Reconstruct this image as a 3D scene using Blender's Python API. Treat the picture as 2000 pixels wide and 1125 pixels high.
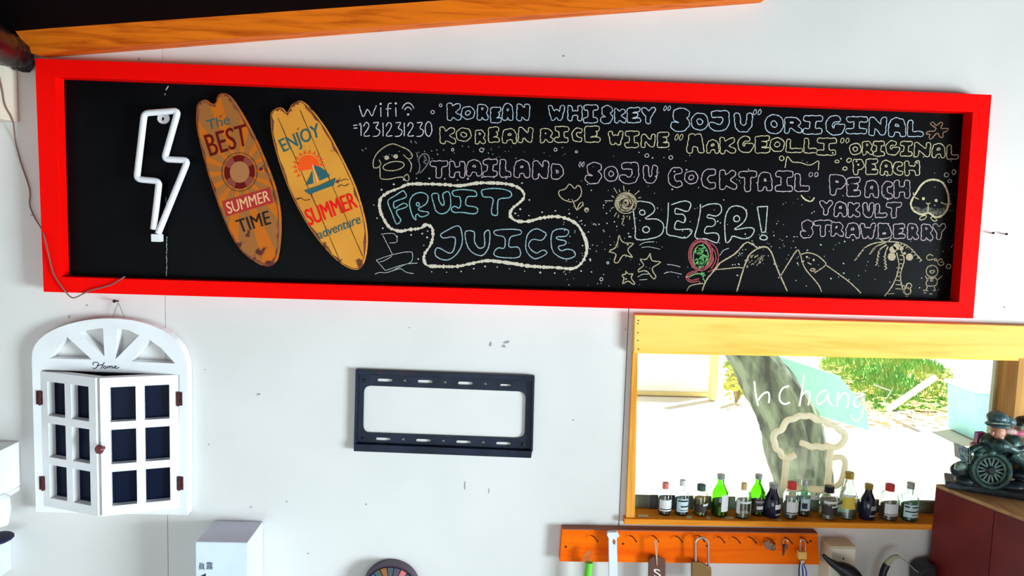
import bpy, bmesh, math, random
import numpy as np
from mathutils import Vector, Matrix
random.seed(7); rng = np.random.default_rng(7)
for o in list(bpy.data.objects): bpy.data.objects.remove(o, do_unlink=True)
S = bpy.context.scene; COL = S.collection

# ------------------------------------------------------------ camera
F = 1500.0; CX, CY = 1000.0, 562.5
CAM = Vector((0.0, -1.8, 1.75))
yaw, pit, rol = [math.radians(a) for a in (1.92849, 5.41413, 1.81689)]
fwd = Vector((math.sin(yaw)*math.cos(pit), math.cos(yaw)*math.cos(pit), -math.sin(pit)))
rt = Vector((math.cos(yaw), -math.sin(yaw), 0)); up = rt.cross(fwd)
R_ = rt*math.cos(rol) + up*math.sin(rol); U_ = -rt*math.sin(rol) + up*math.cos(rol)
cd = bpy.data.cameras.new('camera'); cam = bpy.data.objects.new('camera', cd); COL.objects.link(cam)
cd.sensor_width = 36; cd.lens = 27.0; cd.clip_start = .02; cd.clip_end = 200
m3 = Matrix((R_, U_, -fwd)).transposed()
cam.matrix_world = Matrix.Translation(CAM) @ m3.to_4x4()
S.camera = cam
def ray(px, py): return R_*((px-CX)/F) + U_*((CY-py)/F) + fwd
def at(px, py, y=0.0):
    v = ray(px, py); return CAM + v*((y-CAM.y)/v.y)
def onz(px, py, z=0.0):
    v = ray(px, py); return CAM + v*((z-CAM.z)/v.z)

# ------------------------------------------------------------ world, sun, daylight
W = bpy.data.worlds.new('world'); S.world = W; W.use_nodes = True
bg = W.node_tree.nodes['Background']; bg.inputs[0].default_value = (1.0, .80, .69, 1); bg.inputs[1].default_value = .64
sd = bpy.data.lights.new('sun', 'SUN'); sd.energy = 16; sd.angle = math.radians(1.0); sd.color = (1, .97, .9)
sun = bpy.data.objects.new('sun', sd); COL.objects.link(sun)
sun.rotation_euler = Vector((-.50, -.34, -1.4)).to_track_quat('-Z', 'Y').to_euler()
def area(name, loc, aim, sx, sy, e, col, spread=180):
    d = bpy.data.lights.new(name, 'AREA'); d.shape = 'RECTANGLE'; d.size = sx; d.size_y = sy; d.energy = e; d.color = col; d.spread = math.radians(spread)
    o = bpy.data.objects.new(name, d); COL.objects.link(o); o.location = loc
    o.rotation_euler = (Vector(aim)-Vector(loc)).to_track_quat('-Z', 'Y').to_euler(); return o
area('daylight_opening_right', (4.3, -2.7, .75), (-.4, 0, .80), 1.6, 1.3, 112, (.74, .93, 1.0), 100)
area('daylight_opening_front', (-0.5, -3.7, .6), (-.4, 0, .75), 2.4, .9, 7.5, (.68, .92, 1.0), 75)
S.view_settings.view_transform = 'Standard'; S.view_settings.look = 'None'
S.view_settings.gamma = 1; S.view_settings.use_curve_mapping = False; S.view_settings.exposure = 0.16

# ------------------------------------------------------------ materials
MATS = {}
def mat(name, col, rough=.6, metal=0, bump=0, bscale=30, col2=None, nscale=8, spec=None, trans=0, ior=1.45, stretch=None, lo=.4, hi=.6, detail=4):
    if name in MATS: return MATS[name]
    m = bpy.data.materials.new(name); m.use_nodes = True; nt = m.node_tree; b = nt.nodes['Principled BSDF']
    b.inputs['Base Color'].default_value = (*col, 1); b.inputs['Roughness'].default_value = rough
    b.inputs['Metallic'].default_value = metal; b.inputs['Transmission Weight'].default_value = trans; b.inputs['IOR'].default_value = ior
    if spec is not None: b.inputs['Specular IOR Level'].default_value = spec
    tc = nt.nodes.new('ShaderNodeTexCoord'); vec = tc.outputs['Object']
    if stretch:
        mp = nt.nodes.new('ShaderNodeMapping'); mp.inputs['Scale'].default_value = stretch
        nt.links.new(vec, mp.inputs[0]); vec = mp.outputs[0]
    if True:
        n = nt.nodes.new('ShaderNodeTexNoise'); n.inputs['Scale'].default_value = nscale; n.inputs['Detail'].default_value = detail
        nt.links.new(vec, n.inputs['Vector'])
        r = nt.nodes.new('ShaderNodeValToRGB'); r.color_ramp.elements[0].position = lo; r.color_ramp.elements[1].position = hi
        c2 = col2 if col2 else tuple(c*.93 for c in col)
        r.color_ramp.elements[0].color = (*col, 1); r.color_ramp.elements[1].color = (*c2, 1)
        nt.links.new(n.outputs['Fac'], r.inputs[0]); nt.links.new(r.outputs[0], b.inputs['Base Color'])
    if bump:
        n2 = nt.nodes.new('ShaderNodeTexNoise'); n2.inputs['Scale'].default_value = bscale; n2.inputs['Detail'].default_value = 5
        nt.links.new(vec, n2.inputs['Vector'])
        bp = nt.nodes.new('ShaderNodeBump'); bp.inputs['Strength'].default_value = bump; bp.inputs['Distance'].default_value = .004
        nt.links.new(n2.outputs['Fac'], bp.inputs['Height']); nt.links.new(bp.outputs[0], b.inputs['Normal'])
    MATS[name] = m; return m
def wood(name, c1, c2, scale=9, axis='X', rough=.5):
    if name in MATS: return MATS[name]
    m = bpy.data.materials.new(name); m.use_nodes = True; nt = m.node_tree; b = nt.nodes['Principled BSDF']; b.inputs['Roughness'].default_value = rough
    tc = nt.nodes.new('ShaderNodeTexCoord'); mp = nt.nodes.new('ShaderNodeMapping')
    mp.inputs['Scale'].default_value = {'X': (.9, 12, 12), 'Z': (12, 12, .9), 'Y': (12, .9, 12)}[axis]
    nt.links.new(tc.outputs['Object'], mp.inputs[0])
    n = nt.nodes.new('ShaderNodeTexNoise'); n.inputs['Scale'].default_value = scale; n.inputs['Detail'].default_value = 6; n.inputs['Distortion'].default_value = .8
    nt.links.new(mp.outputs[0], n.inputs['Vector'])
    r = nt.nodes.new('ShaderNodeValToRGB'); e = r.color_ramp.elements; b.inputs['Specular IOR Level'].default_value = .06
    e[0].position = .3; e[1].position = .68; e[0].color = (*c2, 1); e[1].color = (*c1, 1)
    x = e.new(.5); x.color = tuple((c1[i]*.75+c2[i]*.25) for i in range(3)) + (1,)
    nt.links.new(n.outputs['Fac'], r.inputs[0]); nt.links.new(r.outputs[0], b.inputs['Base Color'])
    MATS[name] = m; return m
def glassy(name, col, rough=.03):
    return mat(name, col, rough=rough, trans=1, col2=col)
def pane(name):
    m = bpy.data.materials.new(name); m.use_nodes = True; nt = m.node_tree
    for n in list(nt.nodes):
        if n.type != 'OUTPUT_MATERIAL': nt.nodes.remove(n)
    t = nt.nodes.new('ShaderNodeBsdfTransparent'); t.inputs[0].default_value = (.95, 1, .98, 1)
    g = nt.nodes.new('ShaderNodeBsdfGlossy'); g.inputs['Roughness'].default_value = .02
    fr = nt.nodes.new('ShaderNodeFresnel'); fr.inputs[0].default_value = 1.45
    mx = nt.nodes.new('ShaderNodeMixShader'); nt.links.new(fr.outputs[0], mx.inputs[0]); nt.links.new(t.outputs[0], mx.inputs[1]); nt.links.new(g.outputs[0], mx.inputs[2])
    nt.links.new(mx.outputs[0], [n for n in nt.nodes if n.type == 'OUTPUT_MATERIAL'][0].inputs[0]); MATS[name] = m; return m
M_wall = mat('painted_wall', (.71, .68, .665), .55, bump=.12, bscale=9, col2=(.67, .645, .63), nscale=3)
M_white = mat('white_paint', (.86, .86, .88), .35, bump=.05, bscale=60)
M_red = mat('red_paint', (1.0, .003, .002), .5, bump=.08, bscale=50, col2=(.97, .003, .002), nscale=5, spec=.03)
M_slate = mat('blackboard', (.0014, .0016, .0022), .36, col2=(.003, .0035, .005), nscale=3, spec=.08)
M_black = mat('black_roof', (.003, .003, .004), .8, bump=.3, bscale=20, spec=.02)
M_navy = mat('dark_glass', (.003, .006, .022), .3, spec=.08)
M_steel = mat('black_powder_coat', (.006, .009, .02), .4, col2=(.010, .016, .036), nscale=25, spec=.2)
M_neon = mat('white_silicone', (.85, .83, .86), .3)
M_mug = mat('cream_silicone', (.98, .93, .80), .35, col2=(.98, .93, .80))
M_beam = wood('orange_beam', (.92, .20, .010), (.48, .07, .004), 6)
M_pine = wood('pale_pine', (1.0, .64, .16), (.95, .44, .07), 3)
M_pineZ = wood('pale_pine_upright', (.92, .42, .07), (.72, .26, .03), 4, 'Z')
M_sill = wood('sill_wood', (.95, .34, .03), (.70, .20, .01), 5)
M_hookb = wood('orange_stained_board', (1.0, .17, .001), (.85, .085, .001), 3)
M_jamb = wood('tan_jamb', (.62, .32, .09), (.42, .18, .04), 3, 'Z')
M_cab = mat('oxblood_laminate', (.20, .02, .02), .35, col2=(.15, .014, .014), nscale=6)
M_ply = wood('ply_edge', (.55, .36, .17), (.4, .22, .1), 6, 'Y')
M_rust = mat('rusty_hinge', (.10, .012, .012), .6, metal=.3, bump=.3, bscale=200, col2=(.03, .006, .01), nscale=200)
M_nail = mat('dark_nail', (.05, .018, .01), .5, metal=.5)
M_grey = mat('grey_metal', (.45, .45, .47), .3, metal=.9)
M_brass = mat('brass', (.55, .33, .08), .35, metal=.6)
M_beige = mat('beige_plastic', (.78, .70, .50), .45)
M_pale = mat('white_card', (.66, .74, .84), .5)
M_ink = mat('navy_ink', (.01, .015, .06), .6)
M_dark = mat('black_rubber', (.006, .007, .012), .4)
M_glass = pane('window_glass')

def translucent(m, col, f=.6):
    nt = m.node_tree; b = nt.nodes['Principled BSDF']; t = nt.nodes.new('ShaderNodeBsdfTranslucent'); t.inputs[0].default_value = (*col, 1)
    mx = nt.nodes.new('ShaderNodeMixShader'); mx.inputs[0].default_value = f; out = [n for n in nt.nodes if n.type == 'OUTPUT_MATERIAL'][0]
    nt.links.new(b.outputs[0], mx.inputs[1]); nt.links.new(t.outputs[0], mx.inputs[2]); nt.links.new(mx.outputs[0], out.inputs[0])
translucent(M_mug, (1, .95, .8), .7)
# ------------------------------------------------------------ mesh helpers
def tag(o, label=None, cat=None, group=None, kind=None):
    if label: o['label'] = label
    if cat: o['category'] = cat
    if group: o['group'] = group
    if kind: o['kind'] = kind
    return o
def mk(name, vf, m, parent=None, origin=None, smooth=False, label=None):
    v, f = vf
    v = [Vector(p) for p in v]
    if origin is None:
        lo = [min(p[i] for p in v) for i in range(3)]; hi = [max(p[i] for p in v) for i in range(3)]
        origin = Vector(((lo[0]+hi[0])/2, (lo[1]+hi[1])/2, lo[2]))
    origin = Vector(origin)
    me = bpy.data.meshes.new(name); me.from_pydata([p-origin for p in v], [], f); me.update()
    bm = bmesh.new(); bm.from_mesh(me); bmesh.ops.recalc_face_normals(bm, faces=bm.faces); bm.to_mesh(me); bm.free()
    if smooth:
        me.shade_smooth() if hasattr(me, 'shade_smooth') else None
        try: me.set_sharp_from_angle(angle=math.radians(40))
        except Exception: pass
    me.materials.append(m)
    o = bpy.data.objects.new(name, me); COL.objects.link(o)
    if parent is not None:
        o.parent = parent; w = Vector((0, 0, 0)); p = parent
        while p is not None: w += Vector(p.location); p = p.parent
        o.location = origin - w
    else: o.location = origin
    if label: o['label'] = label
    return o
def empty(name, loc, label=None, cat=None, group=None, kind=None):
    o = bpy.data.objects.new(name, None); o.empty_display_size = .05; COL.objects.link(o); o.location = loc
    return tag(o, label, cat, group, kind)
def join(*parts):
    V, Fc = [], []
    for v, f in parts:
        n = len(V); V += list(v); Fc += [tuple(i+n for i in q) for q in f]
    return V, Fc
def box(x0, x1, y0, y1, z0, z1, bev=0):
    v = [(x, y, z) for z in (z0, z1) for y in (y0, y1) for x in (x0, x1)]
    f = [(0, 2, 3, 1), (4, 5, 7, 6), (0, 1, 5, 4), (2, 6, 7, 3), (0, 4, 6, 2), (1, 3, 7, 5)]
    return bevel((v, f), bev) if bev else (v, f)
def bevel(vf, w, seg=2):
    me = bpy.data.meshes.new('t'); me.from_pydata([Vector(p) for p in vf[0]], [], vf[1])
    bm = bmesh.new(); bm.from_mesh(me); bmesh.ops.recalc_face_normals(bm, faces=bm.faces)
    bmesh.ops.bevel(bm, geom=list(bm.edges)+list(bm.verts), offset=w, segments=seg, affect='EDGES', profile=.6)
    v = [tuple(q.co) for q in bm.verts]; bm.verts.index_update(); f = [tuple(q.index for q in fc.verts) for fc in bm.faces]
    bm.free(); bpy.data.meshes.remove(me); return v, f
def prism(pts_front, dy):            # front outline (world pts, in a y-plane), pushed back by dy; convex or simple outline
    n = len(pts_front); v = [tuple(p) for p in pts_front] + [(p[0], p[1]+dy, p[2]) for p in pts_front]
    f = [tuple(range(n)), tuple(range(2*n-1, n-1, -1))] + [(i, i+n, (i+1) % n+n, (i+1) % n) for i in range(n)]
    return v, f
def quadbox(px4, y, dy, bev=0):     # four photo-measured corners on the plane y
    vf = prism([at(*p, y) for p in px4], dy); return bevel(vf, bev) if bev else vf
def catmull(pts, n=6, closed=False):
    P = [Vector(p) if len(p) == 3 else Vector((p[0], p[1], 0)) for p in pts]; out = []; N = len(P)
    for i in range(N if closed else N-1):
        p0, p1, p2, p3 = (P[(i-1) % N] if closed or i > 0 else P[0]), P[i], P[(i+1) % N], (P[(i+2) % N] if closed or i < N-2 else P[-1])
        for k in range(n):
            t = k/n; out.append(.5*((2*p1)+(-p0+p2)*t+(2*p0-5*p1+4*p2-p3)*t*t+(-p0+3*p1-3*p2+p3)*t**3))
    if not closed: out.append(P[-1])
    return out
def tube(pts, r, seg=8, closed=False, caps=True):
    P = [Vector(p) for p in pts]; N = len(P); V, Fc = [], []
    rr = r if hasattr(r, '__len__') else [r]*N
    t0 = (P[1]-P[0]).normalized(); nrm = t0.orthogonal().normalized()
    for i in range(N):
        a = P[(i-1) % N] if closed or i > 0 else P[0]; b = P[(i+1) % N] if closed or i < N-1 else P[-1]
        t = (b-a); t = t.normalized() if t.length > 1e-9 else t0
        nrm = (nrm - t*nrm.dot(t)); nrm = nrm.normalized() if nrm.length > 1e-6 else t.orthogonal().normalized()
        bn = t.cross(nrm)
        for k in range(seg):
            a_ = 2*math.pi*k/seg; V.append(P[i]+(nrm*math.cos(a_)+bn*math.sin(a_))*rr[i])
    for i in range(N if closed else N-1):
        for k in range(seg):
            j = (i+1) % N; Fc.append((i*seg+k, i*seg+(k+1) % seg, j*seg+(k+1) % seg, j*seg+k))
    if caps and not closed:
        Fc.append(tuple(range(seg))); Fc.append(tuple((N-1)*seg+k for k in range(seg)))
    return V, Fc
def lathe(prof, c, seg=24, axis=None):   # prof: (r, z) from c upward
    V, Fc = [], []; n = len(prof)
    for r, z in prof:
        for k in range(seg):
            a = 2*math.pi*k/seg; V.append(Vector((c[0]+r*math.cos(a), c[1]+r*math.sin(a), c[2]+z)))
    for i in range(n-1):
        for k in range(seg): Fc.append((i*seg+k, i*seg+(k+1) % seg, (i+1)*seg+(k+1) % seg, (i+1)*seg+k))
    Fc.append(tuple(range(seg))); Fc.append(tuple((n-1)*seg+k for k in range(seg)))
    if axis is not None:
        q = Vector((0, 0, 1)).rotation_difference(Vector(axis)); c_ = Vector(c); V = [q @ (v-c_)+c_ for v in V]
    return V, Fc
def ell(c, r, seg=14, rings=9, rot=None):
    V, Fc = [], []; c = Vector(c)
    for i in range(1, rings):
        th = math.pi*i/rings
        for k in range(seg):
            a = 2*math.pi*k/seg; V.append(Vector((r[0]*math.sin(th)*math.cos(a), r[1]*math.sin(th)*math.sin(a), r[2]*math.cos(th))))
    V += [Vector((0, 0, r[2])), Vector((0, 0, -r[2]))]; T = len(V)-2; B = T+1
    for i in range(rings-2):
        for k in range(seg): Fc.append((i*seg+k, (i+1)*seg+k, (i+1)*seg+(k+1) % seg, i*seg+(k+1) % seg))
    for k in range(seg): Fc.append((T, k, (k+1) % seg)); Fc.append((B, (rings-2)*seg+(k+1) % seg, (rings-2)*seg+k))
    if rot is not None: V = [rot @ v for v in V]
    return [v+c for v in V], Fc
def remesh(vf, voxel=.002, smooth=2):
    me = bpy.data.meshes.new('t'); me.from_pydata([Vector(p) for p in vf[0]], [], vf[1])
    o = bpy.data.objects.new('t', me); COL.objects.link(o)
    md = o.modifiers.new('r', 'REMESH'); md.mode = 'VOXEL'; md.voxel_size = voxel
    if smooth: s = o.modifiers.new('s', 'SMOOTH'); s.iterations = smooth; s.factor = .5
    bpy.context.view_layer.update(); e = o.evaluated_get(bpy.context.evaluated_depsgraph_get()); m2 = e.to_mesh()
    v = [tuple(q.co) for q in m2.vertices]; f = [tuple(p.vertices) for p in m2.polygons]; e.to_mesh_clear()
    bpy.data.objects.remove(o); bpy.data.meshes.remove(me); return v, f
def fill2d(loops, depth=0.0):        # 2D loops (outer + holes) -> mesh in XY, extruded 0..depth in Z
    cu = bpy.data.curves.new('t', 'CURVE'); cu.dimensions = '2D'; cu.fill_mode = 'BOTH'; cu.extrude = depth/2
    for L in loops:
        sp = cu.splines.new('POLY'); sp.points.add(len(L)-1); sp.use_cyclic_u = True
        for i, p in enumerate(L): sp.points[i].co = (p[0], p[1], 0, 1)
    o = bpy.data.objects.new('t', cu); COL.objects.link(o); bpy.context.view_layer.update()
    e = o.evaluated_get(bpy.context.evaluated_depsgraph_get()); m2 = e.to_mesh()
    v = [tuple(q.co) for q in m2.vertices]; f = [tuple(p.vertices) for p in m2.polygons]; e.to_mesh_clear()
    bpy.data.objects.remove(o); bpy.data.curves.remove(cu); return v, f
def flatplate(pxloops, y, th):       # loops in photo pixels on the plane y, thickness th towards the wall
    s = .001
    v, f = fill2d([[(p[0]*s, p[1]*s) for p in L] for L in pxloops], 1.0)
    return [at(a[0]/s, a[1]/s, y) + Vector((0, th if a[2] > 0 else 0, 0)) for a in v], f
def textmesh(txt, bold=0):
    cu = bpy.data.curves.new('t', 'FONT'); cu.body = txt; cu.offset = bold; cu.resolution_u = 4
    o = bpy.data.objects.new('t', cu); COL.objects.link(o); bpy.context.view_layer.update()
    e = o.evaluated_get(bpy.context.evaluated_depsgraph_get()); m2 = e.to_mesh()
    v = np.array([tuple(q.co) for q in m2.vertices]); f = [tuple(p.vertices) for p in m2.polygons]; e.to_mesh_clear()
    bpy.data.objects.remove(o); bpy.data.curves.remove(cu)
    lo = v.min(0); hi = v.max(0); return (v[:, :2]-lo[:2])/(hi[:2]-lo[:2]), f
def bil(q, u, v):                    # q = TL TR BR BL in pixels, v up
    t = [q[0][k]*(1-u)+q[1][k]*u for k in (0, 1)]; b = [q[3][k]*(1-u)+q[2][k]*u for k in (0, 1)]
    return (b[0]*(1-v)+t[0]*v, b[1]*(1-v)+t[1]*v)
def text_on(name, txt, q, y, m, parent, bold=0, label=None):
    uv, f = textmesh(txt, 0); sh_ = bold*.35
    return mk(name, join(*[([at(*bil(q, a*(1-sh_)+k*sh_, b), y-.00002*i) for a, b in uv], f) for i, k in enumerate((0, .5, 1) if bold else (0,))]), m, parent, label=label)
def flat(name, px, y, m, parent, label=None):
    return mk(name, ([at(*p, y) for p in px], [tuple(range(len(px)))]), m, parent, label=label)

# ------------------------------------------------------------ structure
hx0 = at(1237, 850, 0).x; hx1 = at(1940, 800, .065).x
hz1 = at(1500, 680, 0).z; sillz = at(1530, 1019, -.02).z; hz0 = sillz-.012
seam1 = at(325, 800, 0).x; seam2 = at(1219, 800, 0).x
XL, XR, ZT = -1.75, 2.9, 3.3
def hole_boxes(x0, x1, z0, z1, y0, y1):
    out = []
    def b(a0, a1, b0, b1):
        a0, a1 = max(a0, x0), min(a1, x1)
        if a1-a0 > 1e-4: out.append(box(a0, a1, y0, y1, b0, b1))
    if x1 <= hx0 or x0 >= hx1: b(x0, x1, z0, z1)
    else:
        b(x0, hx0, z0, z1); b(hx1, x1, z0, z1); b(hx0, hx1, z0, min(hz0, z1)) if z0 < hz0 else None; b(hx0, hx1, max(hz1, z0), z1)
    return join(*out)
wall = mk('wall_back', hole_boxes(XL, XR, 0, ZT, .008, .08), M_wall, origin=(0, .04, 0)); tag(wall, 'white painted board wall behind the red framed menu board', kind='structure')
g = .0012
zs = at(1000, 400, 0).z
for a, b, c, d_ in ((XL, seam1-g/2, 0, zs), (seam1+g/2, seam2-g, 0, zs), (seam2+g, XR, 0, zs), (XL, seam1-g/4, zs, ZT), (seam1+g/4, XR, zs, ZT)):
    mk('wall_panel', hole_boxes(a, b, c, d_, 0, .008), M_wall, wall)
fl = mk('floor', box(XL, XR, -3.9, .08, -.06, 0), mat('floor_concrete', (.42, .40, .37), .6, bump=.2)); tag(fl, 'grey concrete floor under the wall', kind='structure')
lw = mk('wall_left', box(XL-.08, XL, -3.9, .08, 0, 2.3), M_wall); tag(lw, 'white side wall beyond the left edge', kind='structure')
pA, pB = at(30, 60, -.05), at(900, -2, -.05); sl = (pB.z-pA.z)/(pB.x-pA.x)
def cz(x): return pA.z+sl*(x-pA.x)
cv = [(XL-.1, -3.9, cz(XL-.1)), (XR, -3.9, cz(XR)), (XR, .1, cz(XR)), (XL-.1, .1, cz(XL-.1))]
ce = mk('ceiling', (cv+[(x, y, z+.06) for x, y, z in cv], [(0, 1, 2, 3), (7, 6, 5, 4), (0, 4, 5, 1), (1, 5, 6, 2), (2, 6, 7, 3), (3, 7, 4, 0)]), M_black); tag(ce, 'black sloping underside of the roof', kind='structure')
# beam along the wall top
bm_px = [(30, 61), (300, 38), (900, -3), (1500, -46), (1500, -6), (900, 39), (300, 86), (61, 104)]
beam = mk('trim_1', prism([at(*p, -.05) for p in bm_px], .049), M_beam); tag(beam, 'orange-brown wooden beam sloping up along the top of the wall', kind='structure')
# scuffs
sc = []
for (x, y, w, h, a) in [(958, 672, 3, 5, .3), (990, 668, 8, 3, .5), (984, 676, 5, 3, 0), (908, 948, 1.5, 9, .2), (955, 958, 1.2, 6, .6), (1101, 109, 3, 2, 0), (505, 770, 5, 2, .3), (490, 990, 2, 2, 0), (62, 420, 3, 2, 0), (80, 396, 2, 3, 0), (1222, 643, 2, 2, 0), (135, 618, 2, 3, 0), (400, 722, 1.5, 1.5, 0), (602, 1081, 3, 1.2, .2), (715, 985, 2, 2, 0), (408, 868, 1.5, 2, 0), (272, 115, 2, 3, 0), (1962, 600, 2, 2, 0), (560, 980, 2, 1.5, 0), (170, 596, 3, 2, .5), (800, 640, 2, 1, 0), (1120, 820, 2, 1.5, 0)]:
    sc.append(([at(x+w*math.cos(t+a)*(.8+.3*math.sin(3*t)), y+h*math.sin(t), -.0006) for t in [i*math.pi/4 for i in range(8)]], [tuple(range(8))]))
mk('scuff', join(*sc), mat('scuff_grey', (.33, .32, .34), .8), wall)['kind'] = 'stuff'

# ------------------------------------------------------------ window
win = empty('window_1', (hx0, 0, sillz), 'wide wooden window with bottles lined up on its sill', kind='structure')
mk('glass_pane', box(hx0, hx1, .066, .070, sillz, hz1), M_glass, win)
mk('sill', box(hx0-.016, 1.35, -.020, .066, sillz-.014, sillz, .0015), M_sill, win)
a = at(1240, 615, -.025); b = at(1237, 686, -.025); e = at(2000, 637, -.025)
hv = [at(1240, 615, -.025), at(2000, 637, -.025)+(at(2000, 637, -.025)-at(1240, 615, -.025))*.5, None, None]
hv[2] = Vector((hv[1].x, -.025, (at(2000, 700, -.025)+(at(2000, 700, -.025)-at(1237, 686, -.025))*.5).z)); hv[3] = at(1238, 686, -.025)
mk('header_board', bevel(prism(hv, .0245), .0015), M_pine, win)
hb = [at(1238, 684, -.019), at(2010, 698, -.019), at(2010, 705, -.019), at(1238, 690, -.019)]
mk('header_lip', prism(hb, .018), wood('lip_pine', (.95, .62, .12), (.85, .42, .06), 4), win)
mk('jamb', quadbox([(1236, 687), (1246, 687), (1240, 1018), (1222, 1022)], -.012, .011, .001), M_pineZ, win)
mk('jamb', box(hx1-.006, hx1+.02, -.02, .064, sillz, hz1-.002), M_jamb, win)
mk('jamb', box(hx1+.02, hx1+.09, -.022, -.0005, sillz, hz1-.012), M_jamb, win)
mk('jamb_strip', box(hx1-.013, hx1-.0065, .052, .064, sillz, hz1), mat('pale_strip', (.62, .62, .42), .5), win)
mk('bottom_frame', box(hx0+.002, hx1-.01, .050, .064, sillz+.0005, sillz+.030), mat('mossy_frame', (.22, .30, .20), .6, col2=(.12, .13, .10), nscale=9, bump=.3, bscale=80), win)
for p in [(1247, 626), (1246, 632), (1246, 650), (1246, 665), (1247, 682)]:
    mk('nail_head', lathe([(.0015, 0), (.0015, .0006)], at(*p, -.0252), 8, (0, -1, 0)), M_nail, win)
mk('sill_light_patch', join(*[([Vector((at(x0, 1010, .0).x, y0, sillz+.0006)), Vector((at(x1, 1010, .0).x, y0, sillz+.0006)), Vector((at(x1, 1010, 0).x, y1, sillz+.0006)), Vector((at(x0, 1010, 0).x, y1, sillz+.0006))], [(0, 1, 2, 3)]) for x0, x1, y0, y1 in [(1246, 1266, -.008, .008), (1340, 1350, -.012, .008), (1378, 1386, -.014, .004), (1414, 1432, -.008, .006), (1516, 1524, -.014, 0)]]), mat('light_patch_pale', (.85, .78, .5), .6), win)  # pale rectangles painted on the sill as patches of light by the bottles
# marker writing and painted reflection strokes on the glass
def cr(seq, o, s): return [(o[0]+x/s, o[1]+y/s) for x, y in seq]
def ribbon(pts, w, y, jit=.25, zoff=0.0):
    P = [Vector((p[0], p[1])) for p in pts]; V, Fc = [], []; N = len(P); jp = 0
    for i in range(N):
        t = P[min(i+1, N-1)]-P[max(i-1, 0)]
        if t.length < 1e-6: t = Vector((1, 0))
        t.normalize(); n = Vector((-t.y, t.x)); ww = w*.5*(1+random.uniform(-jit, jit)); jp = .6*jp+random.uniform(-jit, jit)*.5
        for sgn in (-1, 1):
            q = P[i]+n*(sgn*ww+jp); V.append(at(q.x, q.y, y))
    for i in range(N-1): Fc.append((2*i, 2*i+1, 2*i+3, 2*i+2))
    return V, Fc
def stroke(seq, w, y, closed=False, n=5, jit=.25, smooth=True):
    pts = catmull(seq, n, closed) if smooth else [Vector((p[0], p[1], 0)) for p in seq]
    if closed: pts = pts+[pts[0]]
    stp = min(2.5, max(.6, sum((Vector(pts[k+1])-Vector(pts[k])).length for k in range(len(pts)-1))/14))
    out = [pts[0]]                                    # resample about every 2.5 px
    for p in pts[1:]:
        while (Vector(p)-out[-1]).length > stp: out.append(out[-1]+(Vector(p)-out[-1]).normalized()*stp)
    out.append(Vector(pts[-1])); return ribbon(out, w, y, jit)
o6 = (1380, 690); s6 = 3.75
wr = [[(350, 205), (360, 300), (378, 385)], [(378, 345), (410, 300), (450, 285), (460, 320), (455, 365)],
      [(605, 240), (560, 255), (535, 300), (540, 350), (570, 372), (612, 360)], [(715, 150), (700, 270), (680, 388)], [(690, 320), (725, 278), (757, 300), (745, 382)],
      [(880, 268), (830, 290), (803, 340), (820, 375), (860, 350), (893, 290), (893, 350), (930, 388)], [(962, 285), (958, 392)], [(962, 340), (1008, 290), (1040, 320), (1030, 405)],
      [(1150, 305), (1090, 330), (1080, 380), (1110, 392), (1152, 330), (1145, 430), (1120, 485), (1080, 492), (1055, 450)]]
M_marker = mat('white_marker', (.97, .97, .97), .5); translucent(M_marker, (1, 1, 1), .75)
ww = [stroke(cr(q, o6, s6), 3.8, .0655, jit=.03) for q in wr] + [stroke([(1708, 752), (1742, 764), (1726, 786)], 2.2, .0655, smooth=False), stroke([(1411, 748), (1413, 762)], 2, .0655), stroke([(1408, 782), (1406, 800)], 2, .0655)]  # the loose strokes beside the word paint faint reflections in the pane
mk('writing_and_reflections', join(*ww), M_marker, win, label='white handwriting reading hchang with painted reflection strokes on the glass')

# ------------------------------------------------------------ outdoors
gr = mk('ground', box(-14, 22, .3, 40, -.1, -.01), mat('pale_sand', (.82, .80, .74), .9, bump=.3, bscale=4, col2=(.74, .72, .66), nscale=1.2)); tag(gr, 'bright sandy ground outside the window', kind='structure')
def gpatch(px, z=0.0): return [onz(x, y, z) for x, y in px]
gp = catmull([tuple(onz(x, y, .0)) for x, y in [(1600, 705), (1680, 694), (1790, 700), (1860, 735), (1865, 798), (1760, 800), (1700, 800), (1640, 760)]], 5, True)
gm = mat('verge_grass', (.16, .36, .05), .9, bump=.6, bscale=12, col2=(.55, .42, .16), nscale=2.2, lo=.5, hi=.62)
N = len(gp); V = [p+Vector((0, 0, 0)) for p in gp]; c0 = sum(gp, Vector())/N; rings = [V]
for k in (.75, .5, .25): rings.append([c0+(p-c0)*k+Vector((0, 0, .12*(1-k)+random.uniform(-.02, .02))) for p in gp])
VV = [p for r in rings for p in r]+[c0+Vector((0, 0, .13))]; FF = [(i*N+k, i*N+(k+1) % N, (i+1)*N+(k+1) % N, (i+1)*N+k) for i in range(3) for k in range(N)]+[(3*N+k, 3*N+(k+1) % N, 4*N) for k in range(N)]
verge = mk('grass_verge', (VV, FF), gm); tag(verge, 'green grassy bank with orange leaves outside right half of window', 'grass', kind='structure')
bl = []
for i in range(2600):
    t = random.random(); k = random.randrange(N); r = math.sqrt(random.random())*.97; p = c0+(gp[k]*t+gp[(k+1) % N]*(1-t)-c0)*r; p.z = .12*(1-r)
    d = Vector((random.uniform(-.05, .05), random.uniform(-.05, .05), random.uniform(.05, .12))); wv = Vector((.012, random.uniform(-.01, .01), 0))
    bl.append(([p-wv, p+wv, p+d], [(0, 1, 2)]))
mk('grass', join(*bl), mat('grass_blades', (.10, .34, .06), .8, col2=(.35, .45, .10), nscale=3), verge)['kind'] = 'stuff'
lf = []
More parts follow.
